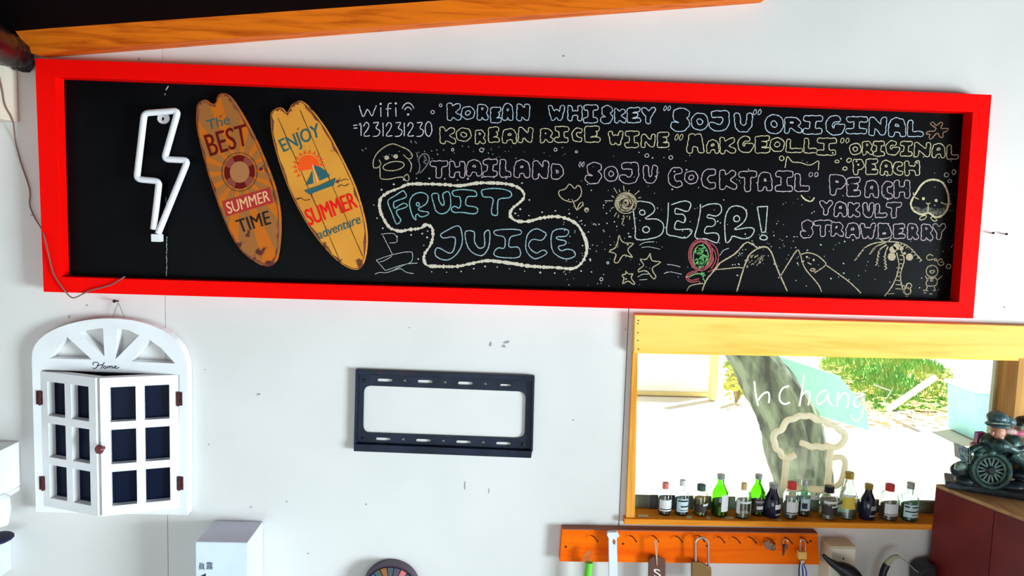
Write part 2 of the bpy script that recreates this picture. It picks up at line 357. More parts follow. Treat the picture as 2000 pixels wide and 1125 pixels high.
for i in range(420):
    x, y = random.uniform(1600, 1865), random.uniform(705, 805); p = onz(x, y, .13); a = random.random()*6.28; s = random.uniform(.02, .05)
    lf.append(([p+Vector((s*math.cos(a+j*1.57), s*math.sin(a+j*1.57), .01*(j % 2)-.06)) for j in range(4)], [(0, 1, 2, 3)]))
mk('fallen_leaves', join(*lf), mat('dry_leaf', (.75, .38, .10), .8, col2=(.8, .6, .2), nscale=5), verge)['kind'] = 'stuff'
# tree
TY = 1.7
tp = [(1380, 520), (1415, 610), (1462, 690), (1503, 750), (1540, 820), (1556, 890), (1572, 960), (1580, 1040), (1590, 1165)]
tr = [30, 34, 40, 50, 57, 57, 54, 56, 75]
cl = [at(x, y, TY) for x, y in tp]; cl2 = catmull([tuple(p) for p in cl], 8); rad = np.interp(np.linspace(0, 8, len(cl2)), range(9), [r*3.5/1500 for r in tr])
tv, tf = tube(cl2, list(rad), 40)
nn = len(cl2)
for i in range(nn):
    for k in range(40):
        p = tv[i*40+k]; c_ = cl2[i]; d = (p-c_); a = k*2*math.pi/40
        h = 1+.05*math.sin(5*a+i*.12)+.035*math.sin(11*a-i*.2)+.03*math.sin(17*a+i*.35)+random.uniform(-.015, .015); tv[i*40+k] = c_+d*h
tree = empty('tree', (cl[-1].x, TY, 0), 'leaning rough-barked tree trunk seen through the window behind the writing', 'tree')
mb = mat('bark', (.15, .19, .13), .9, bump=1, bscale=14, col2=(.035, .045, .036), nscale=6, stretch=(3, 3, .8), lo=.38, hi=.62, detail=8)
mk('trunk', (tv, tf), mb, tree, smooth=True)
br = catmull([tuple(at(1440, 655, TY)), tuple(at(1480, 600, TY+.1)), tuple(at(1560, 520, TY+.3)), tuple(at(1640, 440, TY+.4))], 6)
mk('branch', tube(br, list(np.linspace(.07, .04, len(br))), 16), mb, tree, smooth=True)
# outdoor pieces
def upright(px, y, th): return quadbox(px, y, th, .003)
t = empty('teal_board', at(1620, 800, 2.0), 'flat teal painted board fixed askew behind the tree trunk', 'board')
mk('panel', upright([(1515, 694), (1640, 735), (1692, 800), (1699, 842), (1540, 795)], 2.0, .03), mat('teal_paint', (.22, .50, .42), .6, col2=(.30, .58, .52), nscale=2), t)
p = at(1570, 770, 2.08); mk('batten', box(p.x-.16, p.x+.3, 2.032, 2.06, p.z-.02, p.z+.02), mat('weathered_wood', (.35, .36, .3), .8), t)
t = empty('mint_board', at(1690, 980, 1.4), 'pale mint board leaning beyond the glass behind the gold-capped bottle', 'board')
mk('panel', upright([(1650, 898), (1668, 900), (1702, 950), (1702, 1060), (1650, 1060)], 1.4, .02), mat('mint_paint', (.42, .62, .52), .6), t)
mk('foot', (lambda p: box(p.x-.02, p.x+.03, 1.42, 1.47, -.01, p.z+.02))(at(1676, 1060, 1.4)), MATS['mint_paint'], t)
p0, p1 = onz(1734, 800, .05), onz(1826, 737, .45)
tag(mk('white_pole', tube([p0, p1], .028, 12), mat('white_pole_paint', (.85, .85, .83), .5)), 'long white pole leaning over the green grassy bank', 'pole')
t = empty('turquoise_bin', onz(1925, 880, 0), 'turquoise bin outside at the right end of the window', 'bin')
q = onz(1925, 862, 0)+Vector((.15, 0, 0))
mk('body', bevel(prism([Vector((q.x-.23, q.y, 0)), Vector((q.x+.3, q.y, 0)), Vector((q.x+.34, q.y, .38)), Vector((q.x-.27, q.y, .40))], .4), .01), mat('turquoise', (.30, .68, .72), .5), t)
mk('lid', bevel(prism([Vector((q.x-.29, q.y-.02, .405)), Vector((q.x+.36, q.y-.02, .385)), Vector((q.x+.36, q.y-.02, .42)), Vector((q.x-.29, q.y-.02, .44))], .44), .01), mat('turquoise_pale', (.5, .75, .78), .5), t)
gw = onz(1300, 772, 0)
t = empty('white_outbuilding', gw, 'white plastered outbuilding wall far beyond the left part of the window', 'building')
mk('wall', box(gw.x-1.2, onz(1384, 772, 0).x, gw.y, gw.y+1.5, 0, 1.1), mat('white_plaster', (.85, .84, .8), .8, bump=.2), t)
mk('base_band', box(gw.x-1.2, onz(1384, 772, 0).x, gw.y-.02, gw.y, 0, .04), mat('ochre', (.72, .58, .25), .8), t)
q = onz(1393, 782, 0)
tag(mk('timber_post', box(q.x-.03, q.x+.035, q.y, q.y+.08, 0, 1.5, .004), mat('yellow_post', (.78, .64, .32), .8)), 'pale yellow timber post outside beside the outbuilding', 'post')
q = onz(1437, 786, 0)
t = empty('shrub', q, 'yellow-green shrub left of the tree trunk outside', 'shrub')
st = []; lv = []
for i in range(16):
    tip = q+Vector((random.uniform(-.16, .42), random.uniform(-.2, .2), random.uniform(.25, .60))); mid = (q+tip)/2+Vector((random.uniform(-.06, .06), 0, .06))
    st.append(tube([q, mid, tip], [.01, .007, .004], 5))
    for j in range(34):
        u = random.uniform(.3, 1); p = q.lerp(tip, u)+Vector((random.uniform(-.09, .09), random.uniform(-.09, .09), random.uniform(-.07, .07))); a = random.random()*6.3; s = random.uniform(.02, .04)
        d = Vector((math.cos(a), math.sin(a)*.5, random.uniform(-.6, .6)))*s; n_ = Vector((-d.z, 0, d.x))*.5
        lv.append(([p-d, p+n_, p+d, p-n_], [(0, 1, 2, 3)]))
mk('stems', join(*st), mat('stem_brown', (.35, .26, .12), .9), t); lo = mk('foliage', join(*lv), mat('yellow_leaf', (.52, .50, .08), .8, col2=(.30, .42, .08), nscale=4), t); lo['kind'] = 'stuff'

# ------------------------------------------------------------ menu board
YF = -.045; YP = -.010; YC = -.0108
OUT = [(68, 114), (1937, 185), (1901, 622), (85, 570)]; INN = [(108, 150), (1900, 219), (1873, 590), (119, 541)]
mbd = empty('menu_board', at(1000, 600, -.02), 'long blackboard in a bright red frame with chalk drink menu', 'menu board')
def rail(a, b, c, d): mk('frame_rail', bevel(prism([at(*a, YF), at(*b, YF), at(*c, YF), at(*d, YF)], .0445), .0003, 1), M_red, mbd)
rail(OUT[0], OUT[1], INN[1], INN[0]); rail(OUT[3], INN[3], INN[2], OUT[2]); rail(OUT[0], INN[0], INN[3], OUT[3]); rail(OUT[1], OUT[2], INN[2], INN[1])
ic = [at(*p, YF) for p in INN]
sx = at(326, 400, YP).x
def panel(x0, x1):
    def zt(x): return ic[0].z+(ic[1].z-ic[0].z)*(x-ic[0].x)/(ic[1].x-ic[0].x)+.006
    def zb(x): return ic[3].z+(ic[2].z-ic[3].z)*(x-ic[3].x)/(ic[2].x-ic[3].x)-.006
    mk('slate_panel', prism([Vector((x0, YP, zt(x0))), Vector((x1, YP, zt(x1))), Vector((x1, YP, zb(x1))), Vector((x0, YP, zb(x0)))], .009), M_slate, mbd)
panel(ic[0].x-.006, sx-.0004); panel(sx+.0004, ic[1].x+.006)

def chalk(name, col):
    if name in MATS: return MATS[name]
    col = tuple(c*.84 for c in col); return mat(name, col, .95, col2=tuple(c*.38 for c in col), nscale=520, lo=.47, hi=.66, spec=.1, detail=2)
C_blue = chalk('chalk_blue', (.58, .72, .82)); C_cream = chalk('chalk_cream', (.78, .68, .42)); C_pink = chalk('chalk_pink', (.68, .52, .60))
C_teal = chalk('chalk_teal', (.30, .58, .60)); C_white = chalk('chalk_white', (.66, .68, .66)); C_tan = chalk('chalk_tan', (.62, .50, .33))
C_pen = chalk('chalk_pen', (.80, .78, .86)); C_thick = chalk('chalk_thick', (.85, .74, .60)); C_red = chalk('chalk_red', (.60, .12, .14)); C_green = chalk('chalk_green', (.22, .62, .20)); C_grey = chalk('chalk_grey', (.24, .24, .25)); C_steel = chalk('chalk_bluegrey', (.42, .55, .60))
def circ(cx, cy, rx, ry=None, a0=0, a1=360, n=14, rot=0):
    ry = ry or rx; r_ = math.radians(rot); o = []
    for i in range(n+1):
        a = math.radians(a0+(a1-a0)*i/n); x, y = rx*math.cos(a), ry*math.sin(a); o.append((cx+x*math.cos(r_)-y*math.sin(r_), cy+x*math.sin(r_)+y*math.cos(r_)))
    return o
def arc(*a, **k): return circ(*a, **k)
E_ = lambda cx, cy, rx, ry, a0, a1, n=8: [(cx+rx*math.cos(math.radians(a0+(a1-a0)*i/n)), cy+ry*math.sin(math.radians(a0+(a1-a0)*i/n))) for i in range(n+1)]
SK = {
 'A': [[(0, 1), (.02, .45), (.18, .1), (.5, 0), (.82, .1), (.98, .45), (1, 1)], [(.03, .66), (.97, .66)]],
 'B': [[(0, 0), (0, 1)], [(0, 0), (.6, .02), (.8, .24), (.55, .46), (0, .46)], [(.55, .46), (.95, .6), (.95, .85), (.6, 1), (0, 1)]],
 'C': [E_(.62, .5, .62, .5, -70, -290, 14)], 'D': [[(0, 0), (0, 1)], [(0, 0), (.5, .05), (.95, .35), (.95, .68), (.5, .98), (0, 1)]],
 'E': [[(.95, 0), (0, .04), (0, 1), (1, .97)], [(0, .5), (.7, .48)]], 'F': [[(1, 0), (0, .1), (.12, 1)], [(.05, .48), (.85, .38)]],
 'G': [E_(.5, .5, .5, .5, -72, -315, 14)+[(1.0, .62), (.62, .62)]], 'H': [[(0, 0), (0, 1)], [(1, 0), (1, 1)], [(0, .5), (1, .5)]],
 'I': [[(.05, 0), (1, 0)], [(.52, 0), (.46, 1)], [(0, 1), (.95, 1)]], 'J': [[(.15, .03), (.95, 0), (.98, .6), (.75, .95), (.35, 1), (0, .82)]],
 'K': [[(0, 0), (.03, 1)], [(.9, .05), (.08, .55), (1, .98)]], 'L': [[(.05, 0), (0, 1), (1, .97)]],
 'M': [[(0, 1), (.2, 0), (.5, .55), (.78, 0), (1, 1)]], 'N': [[(0, 1), (.05, 0), (.9, .95), (1, 0)]], 'O': [E_(.5, .5, .5, .5, 0, 360, 18)],
 'P': [[(0, 0), (.05, 1)], [(0, 0), (.7, .03), (1, .28), (.7, .55), (.03, .58)]], 'R': [[(.05, 0), (0, 1)], [(.03, .04), (.6, 0), (.9, .26), (.55, .55), (.05, .55)], [(.4, .55), (1, .98)]],
 'S': [[(.95, .12), (.6, 0), (.2, .1), (.2, .32), (.6, .5), (.95, .7), (.7, .95), (.3, 1), (0, .85)]], 'T': [[(0, .03), (1, 0)], [(.5, 0), (.48, 1)]],
 'U': [[(0, 0), (.06, .7), (.3, .98), (.65, .98), (.93, .7), (1, 0)]], 'W': [[(0, 0), (.22, 1), (.5, .4), (.78, 1), (1, 0)]], 'Y': [[(0, 0), (.48, .5), (1, 0)], [(.48, .5), (.45, 1)]],
 '!': [[(.3, 0), (.4, .62)], [(.7, 0), (.6, .62)], [(.45, 0), (.5, .62)]]}
def contours(ch, x0, y0, x1, y1, r):
    step = max(.8, r*.17); xs = np.arange(x0-2*step, x1+3*step, step); ys = np.arange(y0-2*step, y1+3*step, step); X, Y = np.meshgrid(xs, ys); D = np.full(X.shape, 1e3)
    iw, ih = x1-x0-2*r, y1-y0-2*r
    for L in SK[ch]:
        P = [(x0+r+u*iw, y0+r+v*ih) for u, v in L]
        for (ax, ay), (bx, by) in zip(P[:-1], P[1:]):
            dx, dy = bx-ax, by-ay; l2 = dx*dx+dy*dy+1e-9; T = np.clip(((X-ax)*dx+(Y-ay)*dy)/l2, 0, 1)
            qx, qy = X-ax-T*dx, Y-ay-T*dy; D = np.minimum(D, (np.abs(qx)**3+np.abs(qy)**3)**(1/3.))
    D = D-r; In = D < 0; segs = {}
    def pt(k):
        i, j, h = k
        if h: a, b = D[i, j], D[i, j+1]; t = a/(a-b); return (xs[j]+t*step, ys[i])
        a, b = D[i, j], D[i+1, j]; t = a/(a-b); return (xs[j], ys[i]+t*step)
    nxt = {}
    I, J = np.where((In[:-1, :-1] != In[1:, :-1]) | (In[:-1, :-1] != In[:-1, 1:]) | (In[1:, 1:] != In[1:, :-1]) | (In[1:, 1:] != In[:-1, 1:]))
    for i, j in zip(I, J):
        e = []
        if In[i, j] != In[i, j+1]: e.append((i, j, 1))
        if In[i, j+1] != In[i+1, j+1]: e.append((i, j+1, 0))
        if In[i+1, j] != In[i+1, j+1]: e.append((i+1, j, 1))
        if In[i, j] != In[i+1, j]: e.append((i, j, 0))
        for a, b in ([(e[0], e[1])] if len(e) == 2 else [(e[0], e[1]), (e[2], e[3])]):
            nxt.setdefault(a, []).append(b); nxt.setdefault(b, []).append(a)
    out = []; seen = set()
    for k in nxt:
        if k in seen: continue
        path = [k]; seen.add(k); cur = k
        while True:
            c = [q for q in nxt[cur] if q not in seen]
            if not c: break
            cur = c[0]; seen.add(cur); path.append(cur)
        if len(path) > 8: out.append([pt(q) for q in path])
    return out
def bubble(letters, rf, m, name='chalk_letter', w=1.6, label=None):
    for ch, x0, x1, y0, y1 in letters:
        r = rf*(y1-y0)
        if ch == '"':
            for k in (0, 1):
                cx = x0+(x1-x0)*(.25+.5*k); mk('chalk_mark', stroke(circ(cx, (y0+y1)/2, (x1-x0)*.17, (y1-y0)*.48, n=9, rot=20), w*.8, YC, smooth=False), m, mbd)
            continue
        r = min(r, (x1-x0)*.30); ph = random.random()*6; V = []
        for c in contours(ch, x0, y0, x1, y1, r):
            c = c[::3] if len(c) > 30 else c[::2]
            c = [(x+.5*math.sin(y*.5+ph), y+.5*math.sin(x*.45+ph)) for x, y in c]
            V.append(stroke(c, w, YC, closed=True, n=3, jit=.3))
        if len(V) == 1:
            for hu, hv_ in {'R': [(.45, .27)], 'A': [(.5, .38)], 'P': [(.48, .3)], 'D': [(.5, .5)], 'O': [(.5, .5)], 'B': [(.42, .28), (.48, .72)]}.get(ch, []):
                V.append(stroke(circ(x0+(x1-x0)*hu, y0+(y1-y0)*hv_, 1.9, 2.2, n=8), w*.75, YC, smooth=False))
        mk(name, join(*V), m, mbd)
bubble([('K', 873, 901, 201, 235), ('O', 901, 927, 208, 233), ('R', 932, 954, 204, 235), ('E', 958, 979, 209, 240), ('A', 981, 1002, 202, 235), ('N', 1009, 1035, 203, 236)], .155, C_blue)
bubble([('W', 1071, 1103, 206, 235), ('H', 1109, 1137, 206, 236), ('I', 1139, 1168, 205, 240), ('S', 1173, 1197, 206, 242), ('K', 1200, 1223, 212, 240), ('E', 1225, 1251, 210, 240), ('Y', 1253, 1280, 210, 242)], .145, C_blue)
bubble([('"', 1295, 1311, 206, 217), ('S', 1310, 1348, 211, 257), ('O', 1350, 1383, 221, 254), ('J', 1385, 1425, 216, 256), ('U', 1434, 1470, 221, 258), ('"', 1470, 1488, 213, 225)], .155, C_blue)
bubble([('O', 1494, 1530, 224, 261), ('R', 1532, 1566, 229, 260), ('I', 1568, 1607, 226, 262), ('G', 1613, 1650, 226, 264), ('I', 1652, 1695, 228, 261), ('N', 1697, 1732, 229, 265), ('A', 1735, 1769, 230, 267), ('L', 1772, 1803, 235, 267)], .155, C_blue)
bubble([('K', 859, 890, 248, 281), ('O', 891, 920, 250, 276), ('R', 928, 948, 254, 281), ('E', 954, 975, 248, 278), ('A', 981, 1009, 251, 280), ('N', 1012, 1041, 249, 279)], .155, C_cream)
bubble([('R', 1055, 1080, 251, 279), ('I', 1083, 1111, 247, 278), ('C', 1117, 1139, 250, 277), ('E', 1142, 1172, 246, 278)], .155, C_cream)
bubble([('W', 1188, 1217, 256, 283), ('I', 1220, 1248, 256, 288), ('N', 1252, 1280, 262, 288), ('E', 1284, 1307, 258, 288)], .15, C_cream)
bubble([('"', 1317, 1335, 261, 275), ('M', 1341, 1375, 261, 299), ('A', 1380, 1404, 273, 299), ('K', 1406, 1437, 268, 300), ('G', 1441, 1472, 266, 298), ('E', 1475, 1504, 265, 299), ('O', 1504, 1532, 269, 296), ('L', 1535, 1568, 272, 298), ('L', 1570, 1596, 270, 299), ('I', 1595, 1634, 270, 303), ('"', 1640, 1660, 269, 280)], .15, C_cream)
bubble([('O', 1659, 1682, 280, 302), ('R', 1684, 1705, 276, 302), ('I', 1705, 1728, 276, 305), ('G', 1730, 1757, 275, 303), ('I', 1758, 1782, 276, 305), ('N', 1785, 1818, 278, 307), ('A', 1820, 1846, 280, 308), ('L', 1849, 1872, 283, 311)], .15, C_cream)
bubble([('P', 1666, 1688, 311, 341), ('E', 1691, 1715, 310, 341), ('A', 1719, 1743, 313, 342), ('C', 1744, 1765, 316, 342), ('H', 1767, 1796, 314, 343)], .15, C_cream)
bubble([('T', 840, 875, 314, 348), ('H', 878, 908, 315, 347), ('A', 911, 941, 312, 344), ('I', 943, 972, 311, 345), ('L', 976, 998, 311, 346), ('A', 1004, 1035, 312, 347), ('N', 1040, 1072, 314, 350), ('D', 1077, 1101, 320, 350)], .16, C_pink)
bubble([('"', 1130, 1142, 315, 327), ('S', 1143, 1176, 317, 359), ('O', 1180, 1207, 325, 354), ('J', 1210, 1248, 317, 359), ('U', 1256, 1284, 323, 358)], .15, C_pink)
bubble([('C', 1305, 1335, 327, 366), ('O', 1337, 1363, 334, 359), ('C', 1370, 1401, 330, 369), ('K', 1405, 1439, 332, 370), ('T', 1443, 1478, 334, 374), ('A', 1480, 1508, 336, 373), ('I', 1514, 1549, 334, 374), ('L', 1552, 1581, 339, 374), ('"', 1578, 1600, 336, 346)], .15, C_pink)
bubble([('P', 1620, 1653, 341, 381), ('E', 1654, 1681, 346, 384), ('A', 1689, 1716, 352, 386), ('C', 1722, 1745, 354, 388), ('H', 1746, 1777, 352, 387)], .15, C_pink)
bubble([('Y', 1601, 1626, 392, 420), ('A', 1629, 1654, 394, 423), ('K', 1656, 1680, 395, 424), ('U', 1685, 1707, 396, 425), ('L', 1709, 1732, 398, 425), ('T', 1731, 1761, 395, 426)], .155, C_pink)
bubble([('S', 1563, 1589, 430, 465), ('T', 1590, 1625, 430, 462), ('R', 1623, 1648, 434, 462), ('A', 1652, 1679, 435, 465), ('W', 1680, 1710, 436, 466), ('B', 1715, 1742, 436, 466), ('E', 1745, 1768, 437, 466), ('R', 1772, 1794, 437, 468), ('R', 1799, 1822, 438, 470), ('Y', 1822, 1847, 437, 468)], .15, C_pink)
FJ = lambda q: cr(q, (700, 340), 4.167); BE = lambda q: cr(q, (1140, 340), 4.5); FR = lambda q: cr(q, (740, 350), 7.143)
def traced(m, f, *loops, w=2.0, closed=True):
    mk('chalk_letter', join(*[stroke(f(L[:-1] if L[0] == L[-1] else L), w, YC, closed=closed or i > 0, n=4) for i, L in enumerate(loops)]), m, mbd)
traced(C_teal, FR, [(125,305),(230,230),(330,160),(360,180),(385,245),(290,285),(215,315),(205,345),(218,410),(290,365),(345,335),(390,350),(398,380),(330,410),(245,435),(260,500),(310,575),(255,628),(225,590),(185,480)])
traced(C_teal, FR, [(520,570),(480,540),(435,400),(430,300),(470,230),(540,190),(620,190),(680,230),(680,300),(640,360),(560,400),(555,430),(600,445),(690,460),(690,490),(630,520),(570,520),(535,480),(510,520)], circ(543, 350, 22, 26))
traced(C_teal, FR, [(740,215),(825,205),(840,300),(890,370),(915,330),(890,220),(940,175),(985,190),(1000,280),(1000,380),(960,450),(880,485),(800,450),(770,360)])
traced(C_teal, FR, [(1025,170),(1150,145),(1290,155),(1350,170),(1365,240),(1250,240),(1215,290),(1220,370),(1340,385),(1385,430),(1340,485),(1180,465),(1040,460),(1010,410),(1060,375),(1120,405),(1145,340),(1130,260),(1120,240),(1045,235)])
traced(C_teal, FR, [(1440,150),(1600,128),(1760,145),(1850,190),(1830,255),(1700,270),(1660,300),(1655,400),(1650,500),(1570,485),(1580,380),(1595,280),(1550,250),(1460,245),(1435,200)])
traced(C_steel, FJ, [(670,490),(720,460),(815,420),(845,500),(840,580),(800,650),(740,695),(680,695),(625,660),(630,610),(660,600),(740,645),(775,620),(785,515),(690,520)])
traced(C_steel, FJ, [(870,470),(945,470),(945,550),(985,605),(1030,580),(1025,480),(1065,460),(1070,540),(1050,620),(1000,665),(930,640),(885,580)])
traced(C_steel, FJ, [(1105,465),(1180,450),(1315,455),(1320,490),(1240,510),(1225,560),(1230,595),(1300,595),(1320,640),(1300,680),(1180,680),(1110,665),(1105,630),(1140,600),(1185,605),(1195,560),(1185,510),(1120,495)])
traced(C_steel, FJ, [(1525,480),(1450,445),(1385,480),(1362,560),(1375,640),(1440,690),(1530,650),(1525,625),(1490,620),(1450,645),(1400,610),(1385,570),(1420,530),(1490,540),(1525,500)])
traced(C_steel, FJ, [(1710,460),(1640,445),(1580,470),(1568,550),(1590,640),(1680,690),(1760,670),(1755,625),(1700,610),(1650,625),(1625,590),(1680,575),(1690,545),(1620,530),(1615,510),(1690,505)])
traced(C_white, BE, [(465,245),(520,240),(600,260),(625,310),(600,350),(535,395),(640,395),(700,440),(690,520),(620,560),(465,575),(455,480),(440,350),(435,290)], circ(515, 338, 25, 22), circ(548, 488, 30, 27))
traced(C_white, BE, [(745,250),(740,380),(730,520),(800,545),(905,560),(950,485),(805,485),(820,410),(880,430),(895,390),(870,350),(805,350),(815,300),(910,330),(940,280),(930,245),(870,238),(770,270)], closed=False)
traced(C_white, BE, [(1025,265),(1025,330),(1000,460),(980,560),(1080,570),(1170,605),(1190,550),(1160,515),(1065,520),(1080,460),(1130,460),(1160,430),(1140,390),(1085,385),(1095,355),(1160,370),(1205,340),(1210,290),(1180,262),(1100,265),(1040,290)], closed=False)
traced(C_white, BE, [(1250,600),(1240,480),(1245,380),(1280,300),(1340,278),(1410,300),(1435,360),(1400,430),(1320,490),(1450,470),(1500,490),(1470,550),(1400,570),(1310,545),(1290,580)], circ(1345, 392, 27))
mk('chalk_mark', stroke([(1479, 404), (1501, 403), (1495, 454), (1486, 454), (1479, 404)], 2.0, YC, smooth=False), C_white, mbd)
mk('chalk_mark', stroke(circ(1491, 464, 8, 5, n=10), 2.2, YC, smooth=False), C_white, mbd)
def drawing(col, *strokes, w=1.8, name='chalk_drawing', label=None, y=None):
    V = []
    for s_ in strokes:
        ww_ = w; cl_ = False; sm = True
        if s_[0] == 'dot':
            V.append(([at(s_[1][0]+s_[2]*math.cos(a), s_[1][1]+s_[2]*math.sin(a), YC) for a in [k*math.pi/5 for k in range(10)]], [tuple(range(10))])); continue
        if isinstance(s_, tuple) and isinstance(s_[0], list): ww_ = s_[1]; s_ = s_[0]
        V.append(stroke(s_, ww_, y or YC, smooth=len(s_) > 2))
    if label is None: return [mk('chalk_mark', v_, col, mbd) for v_ in V][-1]
    return mk(name, join(*V), col, mbd, label=label)
A = lambda q: cr(q, (680, 180), 5); B_ = lambda q: cr(q, (1040, 180), 4.545); C_ = lambda q: cr(q, (1460, 190), 4.348)
FJ = lambda q: cr(q, (700, 340), 4.167); BE = lambda q: cr(q, (1140, 340), 4.5); E2 = lambda q: cr(q, (1480, 340), 4.167)
def dot(q, r): return ('dot', q, r*.9)
# handwritten wifi code
D2 = lambda x: [(x, 335), (x+22, 295), (x+52, 310), (x+46, 352), (x, 425), (x+62, 425)]
D3 = lambda x: [(x, 300), (x+58, 298), (x+25, 350), (x+65, 375), (x+48, 425), (x-4, 432)]
drawing(C_pen, *[A(q) for q in [[(108, 130), (125, 190), (150, 242), (190, 165), (232, 238), (250, 190), (276, 130)], [(318, 150), (320, 240)], [(425, 108), (395, 112), (388, 150), (388, 240)], [(368, 165), (420, 160)], [(464, 150), (468, 238)],
    E_(585, 215, 66, 110, -150, -30), E_(585, 215, 42, 68, -145, -35), [(50, 325), (88, 322)], [(52, 352), (90, 350)], [(105, 322), (126, 300), (126, 425)], D2(150), D3(245), [(340, 298), (341, 430)], D2(370), D3(462), [(548, 298), (548, 430)], D2(580), D3(672), circ(785, 360, 33, 72)]],
    *[dot(A([q])[0], 2.4) for q in [(318, 115), (465, 110), (585, 218)]], w=1.7, name='chalk_lettering', label='white handwriting reading Wifi =1231231230')
drawing(C_tan, *[A(q) for q in [[(250, 740), (245, 680), (280, 600), (350, 540), (430, 505), (510, 530), (580, 560), (625, 610), (620, 645), (580, 650), (540, 610)], [(250, 740), (290, 735), (320, 700), (300, 660)], [(310, 730), (312, 790), (320, 845), (400, 850), (470, 835), (530, 830), (570, 870), (597, 850), (577, 800), (545, 825)], [(590, 660), (620, 710), (605, 780)], circ(445, 722, 105, 44, rot=-9),
    ]], *[dot(A([q])[0], 5) for q in [(375, 640), (465, 628)]], label='tan chalk drawing of a long-eared dog')
drawing(C_grey, *[A(q) for q in [[(660, 800), (690, 780), (700, 720), (690, 650), (740, 600), (785, 620), (790, 670), (750, 740), (700, 790)], [(740, 620), (765, 660), (735, 680), (760, 700)], [(670, 590), (680, 640)], [(130, 560), (150, 575)], [(165, 545), (180, 555)], [(610, 470), (620, 495)], [(650, 480), (670, 500)]]], w=2)
bord = catmull(FJ([(400, 85), (500, 80), (700, 85), (830, 95), (950, 75), (1100, 72), (1250, 90), (1330, 130), (1350, 190), (1300, 240), (1245, 290), (1235, 340), (1280, 380), (1380, 385), (1480, 360), (1600, 345), (1700, 365), (1780, 410), (1830, 490), (1860, 580), (1850, 660), (1810, 730), (1740, 770), (1600, 760), (1400, 750), (1200, 720), (1050, 705), (930, 725), (800, 750), (600, 750), (545, 730), (535, 660), (580, 590), (605, 520), (600, 440), (550, 410), (510, 440), (420, 450), (340, 465), (260, 440), (210, 370), (175, 290), (180, 200), (240, 150), (320, 120)]), 5, True)
mk('chalk_border', stroke([(p.x, p.y) for p in bord], 5.2, YC, closed=True, n=1, jit=.5), C_thick, mbd, label='thick cream chalk outline around the fruit juice words')
dots = []
def dt(x, y, r): dots.append(([at(x+r*math.cos(a), y+r*math.sin(a)*.9, YC+.0001) for a in [k*math.pi/3+.3 for k in range(6)]], [tuple(range(6))]))
acc = 0
for i in range(len(bord)):
    p, q = bord[i], bord[(i+1) % len(bord)]; acc += (q-p).length
    if acc > 21: acc = 0; n_ = Vector((q.y-p.y, -(q.x-p.x), 0)).normalized(); dt(p.x+n_.x*11, p.y+n_.y*11, random.uniform(1.2, 2.2))
for i in range(200):
    x = random.uniform(1130, 1880); y = random.uniform(290, 560)+.03*(x-1130)-14; dt(x, y, random.choice([.6, .7, .8, .9, 1.1, 1.3, 1.8]))
for i in range(90): x, y = random.uniform(1100, 1250), random.uniform(370, 560); dt(x, y, random.uniform(.5, 1.6))
for i in range(50): x, y = random.uniform(735, 1130), random.uniform(285, 312); dt(x, y, random.uniform(.5, 1.2))
for i in range(60): x, y = random.uniform(1430, 1580), random.uniform(455, 520); dt(x, y, random.uniform(.5, 1.6))
mk('chalk_dots', join(*dots), C_white, mbd)['kind'] = 'stuff'
drawing(C_tan, B_([(320, 820), (290, 860), (240, 875), (235, 910), (270, 950), (340, 975), (400, 955), (435, 900), (425, 840), (395, 830), (375, 860), (340, 820), (320, 820)]), FJ([(1735, 205), (1745, 215), (1775, 290), (1800, 240), (1830, 230), (1820, 260), (1780, 292)]), label='tan chalk drawing of a tulip')
drawing(C_tan, FJ(circ(1857, 292, 16)), FJ([(1908, 410), (1925, 405), (1935, 420)]))
sunp = [BE(circ(370, 255, 95, 92, n=22))]+[BE(circ(370+random.uniform(-6, 6), 255+random.uniform(-6, 6), r, r*.95, n=14)) for r in (16, 28, 38, 48, 57, 66, 74, 81, 87)]
sunp += [BE(q) for q in [[(265, 120), (295, 170)], [(350, 100), (356, 150)], [(490, 145), (450, 182)], [(185, 235), (255, 235)], [(268, 372), (290, 338)], [(335, 445), (357, 375)], [(403, 400), (405, 368)], [(240, 305), (266, 290)], [(245, 190), (268, 205)], [(310, 135), (320, 160)], [(400, 140), (395, 160)], [(480, 210), (505, 205)], [(300, 385), (310, 360)], [(380, 380), (382, 365)]]]
drawing(C_tan, *sunp, w=1.5, label='scribbled tan chalk sun with rays')
drawing(C_white, FJ([(185, 490), (290, 485), (315, 550), (250, 560)]), FJ([(200, 500), (245, 590), (280, 660)]), FJ([(145, 700), (220, 785)]), FJ([(220, 785), (340, 745), (430, 715), (440, 650), (420, 630), (280, 655), (145, 700)]), FJ([(170, 715), (210, 705), (270, 670)]), FJ([(135, 815), (170, 800), (240, 800), (330, 760), (400, 730), (480, 725)]), FJ([(270, 790), (340, 770), (390, 800), (450, 810)]), w=1.1, label='thin white chalk drawing of a sailing boat')
for q in ([(310, 535), (345, 600), (440, 610), (385, 665), (435, 740), (350, 710), (300, 780), (265, 765), (285, 700), (215, 680), (285, 640), (310, 535)], [(585, 695), (600, 760), (680, 775), (600, 830), (635, 900), (610, 920), (550, 850), (480, 860), (485, 835), (530, 800), (495, 745), (550, 750), (585, 695)], [(370, 850), (395, 880), (445, 875), (415, 910), (450, 960), (435, 970), (390, 940), (340, 965), (355, 915), (330, 885), (370, 880), (370, 850)]):
    drawing(C_tan, BE(q), w=1.9, label='tan chalk star outline')
drawing(C_white, *[BE(q) for q in [[(490, 625), (540, 600), (620, 595)], [(510, 645), (580, 640), (670, 660)], [(735, 795), (790, 800), (850, 815)], [(705, 875), (760, 860), (860, 880)], [(475, 905), (520, 880), (570, 880)], [(490, 930), (560, 925)], [(1195, 715), (1230, 670), (1275, 652)]]], w=1.1)
scr = []
